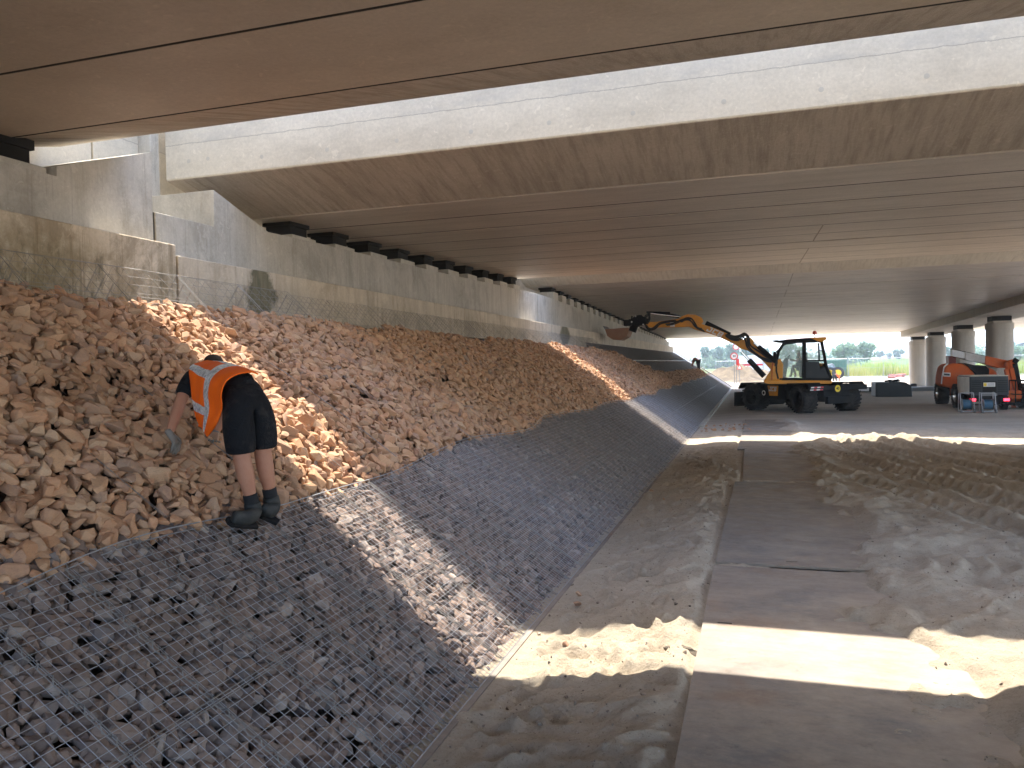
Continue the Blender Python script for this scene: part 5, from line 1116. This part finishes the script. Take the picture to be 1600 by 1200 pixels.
p = PY(1155.5, 573.5, 68); t = thing('warning_sign', 'small white warning triangle low behind the spoil heap', 'warning sign', (p.x, 68, 0)); m = MB(); m.tube([(p.x, 68.03, 0), (p.x, 68.03, p.z)], .025, 6); m.build('post', mt['grey'], t)
m = MB(); m.prism([Vector((p.x - .25, 68, p.z - .2)), Vector((p.x + .25, 68, p.z - .2)), Vector((p.x, 68, p.z + .25))], (0, -.02, 0)); tr_ = m.build('triangle', mt['red'], t); m = MB(); m.prism([Vector((p.x - .16, 67.976, p.z - .15)), Vector((p.x + .16, 67.976, p.z - .15)), Vector((p.x, 67.976, p.z + .15))], (0, -.005, 0)); m.build('face', mt['white'], tr_)
# white lorry behind the heap, tractor-like car, green container, house
Y = 84.; t = thing('lorry', 'white lorry with a red stripe parked behind the spoil heap', 'lorry', (PY(1185, 590, Y).x, Y, 0))
def pbox(x0, y0, x1, y1, Y, dep, name, mat, parent, bevel=.04):
    a = PY(x0, y0, Y); b = PY(x1, y1, Y); m = MB(); m.box(a.x, b.x, Y, Y + dep, b.z, a.z); return m.build(name, mat, parent, bevel=bevel)
body = pbox(1154, 556, 1192, 577, Y, 2.3, 'body', mt['white'], t); pbox(1154, 569, 1192, 571, Y - .02, .02, 'stripe', mt['red'], body, 0); pbox(1154, 577, 1192, 582, Y + .2, 1.9, 'chassis', mt['grey'], t)
m = MB(); m.prism([PY(x, y, Y + .1) for x, y in ((1193, 582), (1193, 551), (1206, 551), (1211, 566), (1213, 582))], (0, 2.1, 0)); cabl = m.build('cab', mt['white'], t, bevel=.05)
m = MB(); m.prism([PY(x, y, Y + .08) for x, y in ((1197, 565), (1197, 554), (1204, 554), (1208, 565))], (0, .015, 0)); m.build('window', mt['slate'], cabl)
for xw in (1163, 1171, 1203): p = PY(xw, 583, Y + .3); wheel(t, (p.x, Y + .25, .5), (0, 1, 0), .5, .3, 'grey')
Y = 88.; t = thing('tractor', 'grey farm tractor with a yellow hub parked behind the excavator tail', 'tractor', (PY(1302, 590, Y).x, Y, 0))
m = MB(); m.prism([PY(x, y, Y) for x, y in ((1292, 588), (1291, 570), (1302, 568), (1308, 578), (1312, 588))], (0, 1.3, 0)); m.build('cab', mt['grey'], t, bevel=.06)
m = MB(); m.prism([PY(x, y, Y - .01) for x, y in ((1293, 578), (1292.5, 571.5), (1300.5, 570), (1304, 578))], (0, -.012, 0)); m.build('window', mt['glass'], t)
for xw in (1296, 1309): p = PY(xw, 583, Y); wheel(t, (p.x, Y - .1, .62), (0, 1, 0), .62, .35, 'decal_yellow')
t = thing('container', 'green container standing beyond the fence behind the tractor', 'container', (PY(1305, 585, 97).x, 97, 0)); cg = plain('green_container_paint', (.03, .16, .10), .5)
b = pbox(1288, 563, 1323, 586, 97, 2.4, 'body', cg, t); m = MB(); a0 = PY(1288, 563, 97); a1 = PY(1323, 586, 97)
for k in range(16): xx = a0.x + (a1.x - a0.x) * (k + .5) / 16; m.box(xx - .03, xx + .03, 96.95, 96.99, a1.z + .1, a0.z - .1)
m.build('rib', cg, b)
t = thing('house', 'house with a dark roof far off above the trees at the right edge', 'house', (PY(1600, 540, 230).x, 230, 0)); a = PY(1583, 541, 230); b = PY(1640, 552, 230)
m = MB(); m.box(a.x, b.x, 230, 238, 0, a.z); m.build('wall', mt['cream'], t); m = MB(); c_ = PY(1606, 533, 230); m.prism([Vector((a.x - .6, 229.5, a.z)), Vector((b.x + .6, 229.5, a.z)), Vector((b.x - 2, 229.5, c_.z)), Vector((c_.x, 229.5, c_.z))], (0, 9, 0)); m.build('roof', mt['slate'], t)
# rubble and timbers between fence and last column
for k in range(14):
    p = PZ(rs.uniform(1388, 1409), rs.uniform(586, 594), .0); a = rs.uniform(0, 3); m = MB(Matrix.Translation((p.x, p.y, .12)) @ Matrix.Rotation(a, 4, 'Z') @ Matrix.Rotation(rs.uniform(-.4, .4), 4, 'X')); m.box(-.45, .45, -.16, .16, -.14, .16); o = m.build('brick_block', plain('brick_red_block', (.28, .09, .07), .9) if k == 0 else bpy.data.materials['brick_red_block'], bevel=.02); tagit(o, 'reddish block lying in the loose pile beyond the last column', 'block', 'reddish blocks in the pile')
for k, (xa, ya, xb2, yb2, lab) in enumerate(((1392, 597, 1409, 593, 'long pale timber lying in front of the pile of reddish blocks'), (1405, 584.5, 1419, 584.5, 'long dark timber lying behind the pile of reddish blocks'))):
    a = PZ(xa, ya); b = PZ(xb2, yb2); m = MB(); m.tube([a + Vector((0, 0, .15)), b + Vector((0, 0, .15))], .14, 4); tagit(m.build('timber', mt['cream'] if k == 0 else mt['grey']), lab, 'timber')

# ------------------------------------------------------------------ air
hm = bpy.data.materials.new('haze_air'); hm.use_nodes = True; hn = hm.node_tree.nodes; hn.clear()
ho = hn.new('ShaderNodeOutputMaterial'); hv = hn.new('ShaderNodeVolumePrincipled'); hv.inputs['Color'].default_value = (.86, .93, 1., 1); hv.inputs['Density'].default_value = .0012; hv.inputs['Anisotropy'].default_value = .3
hm.node_tree.links.new(hv.outputs[0], ho.inputs['Volume'])
m_ = MB(); m_.box(-1800, 1800, -90, 2600, -2, 30); o = m_.build('haze', hm); o['kind'] = 'stuff'; o['label'] = 'thin summer haze over the far fields'
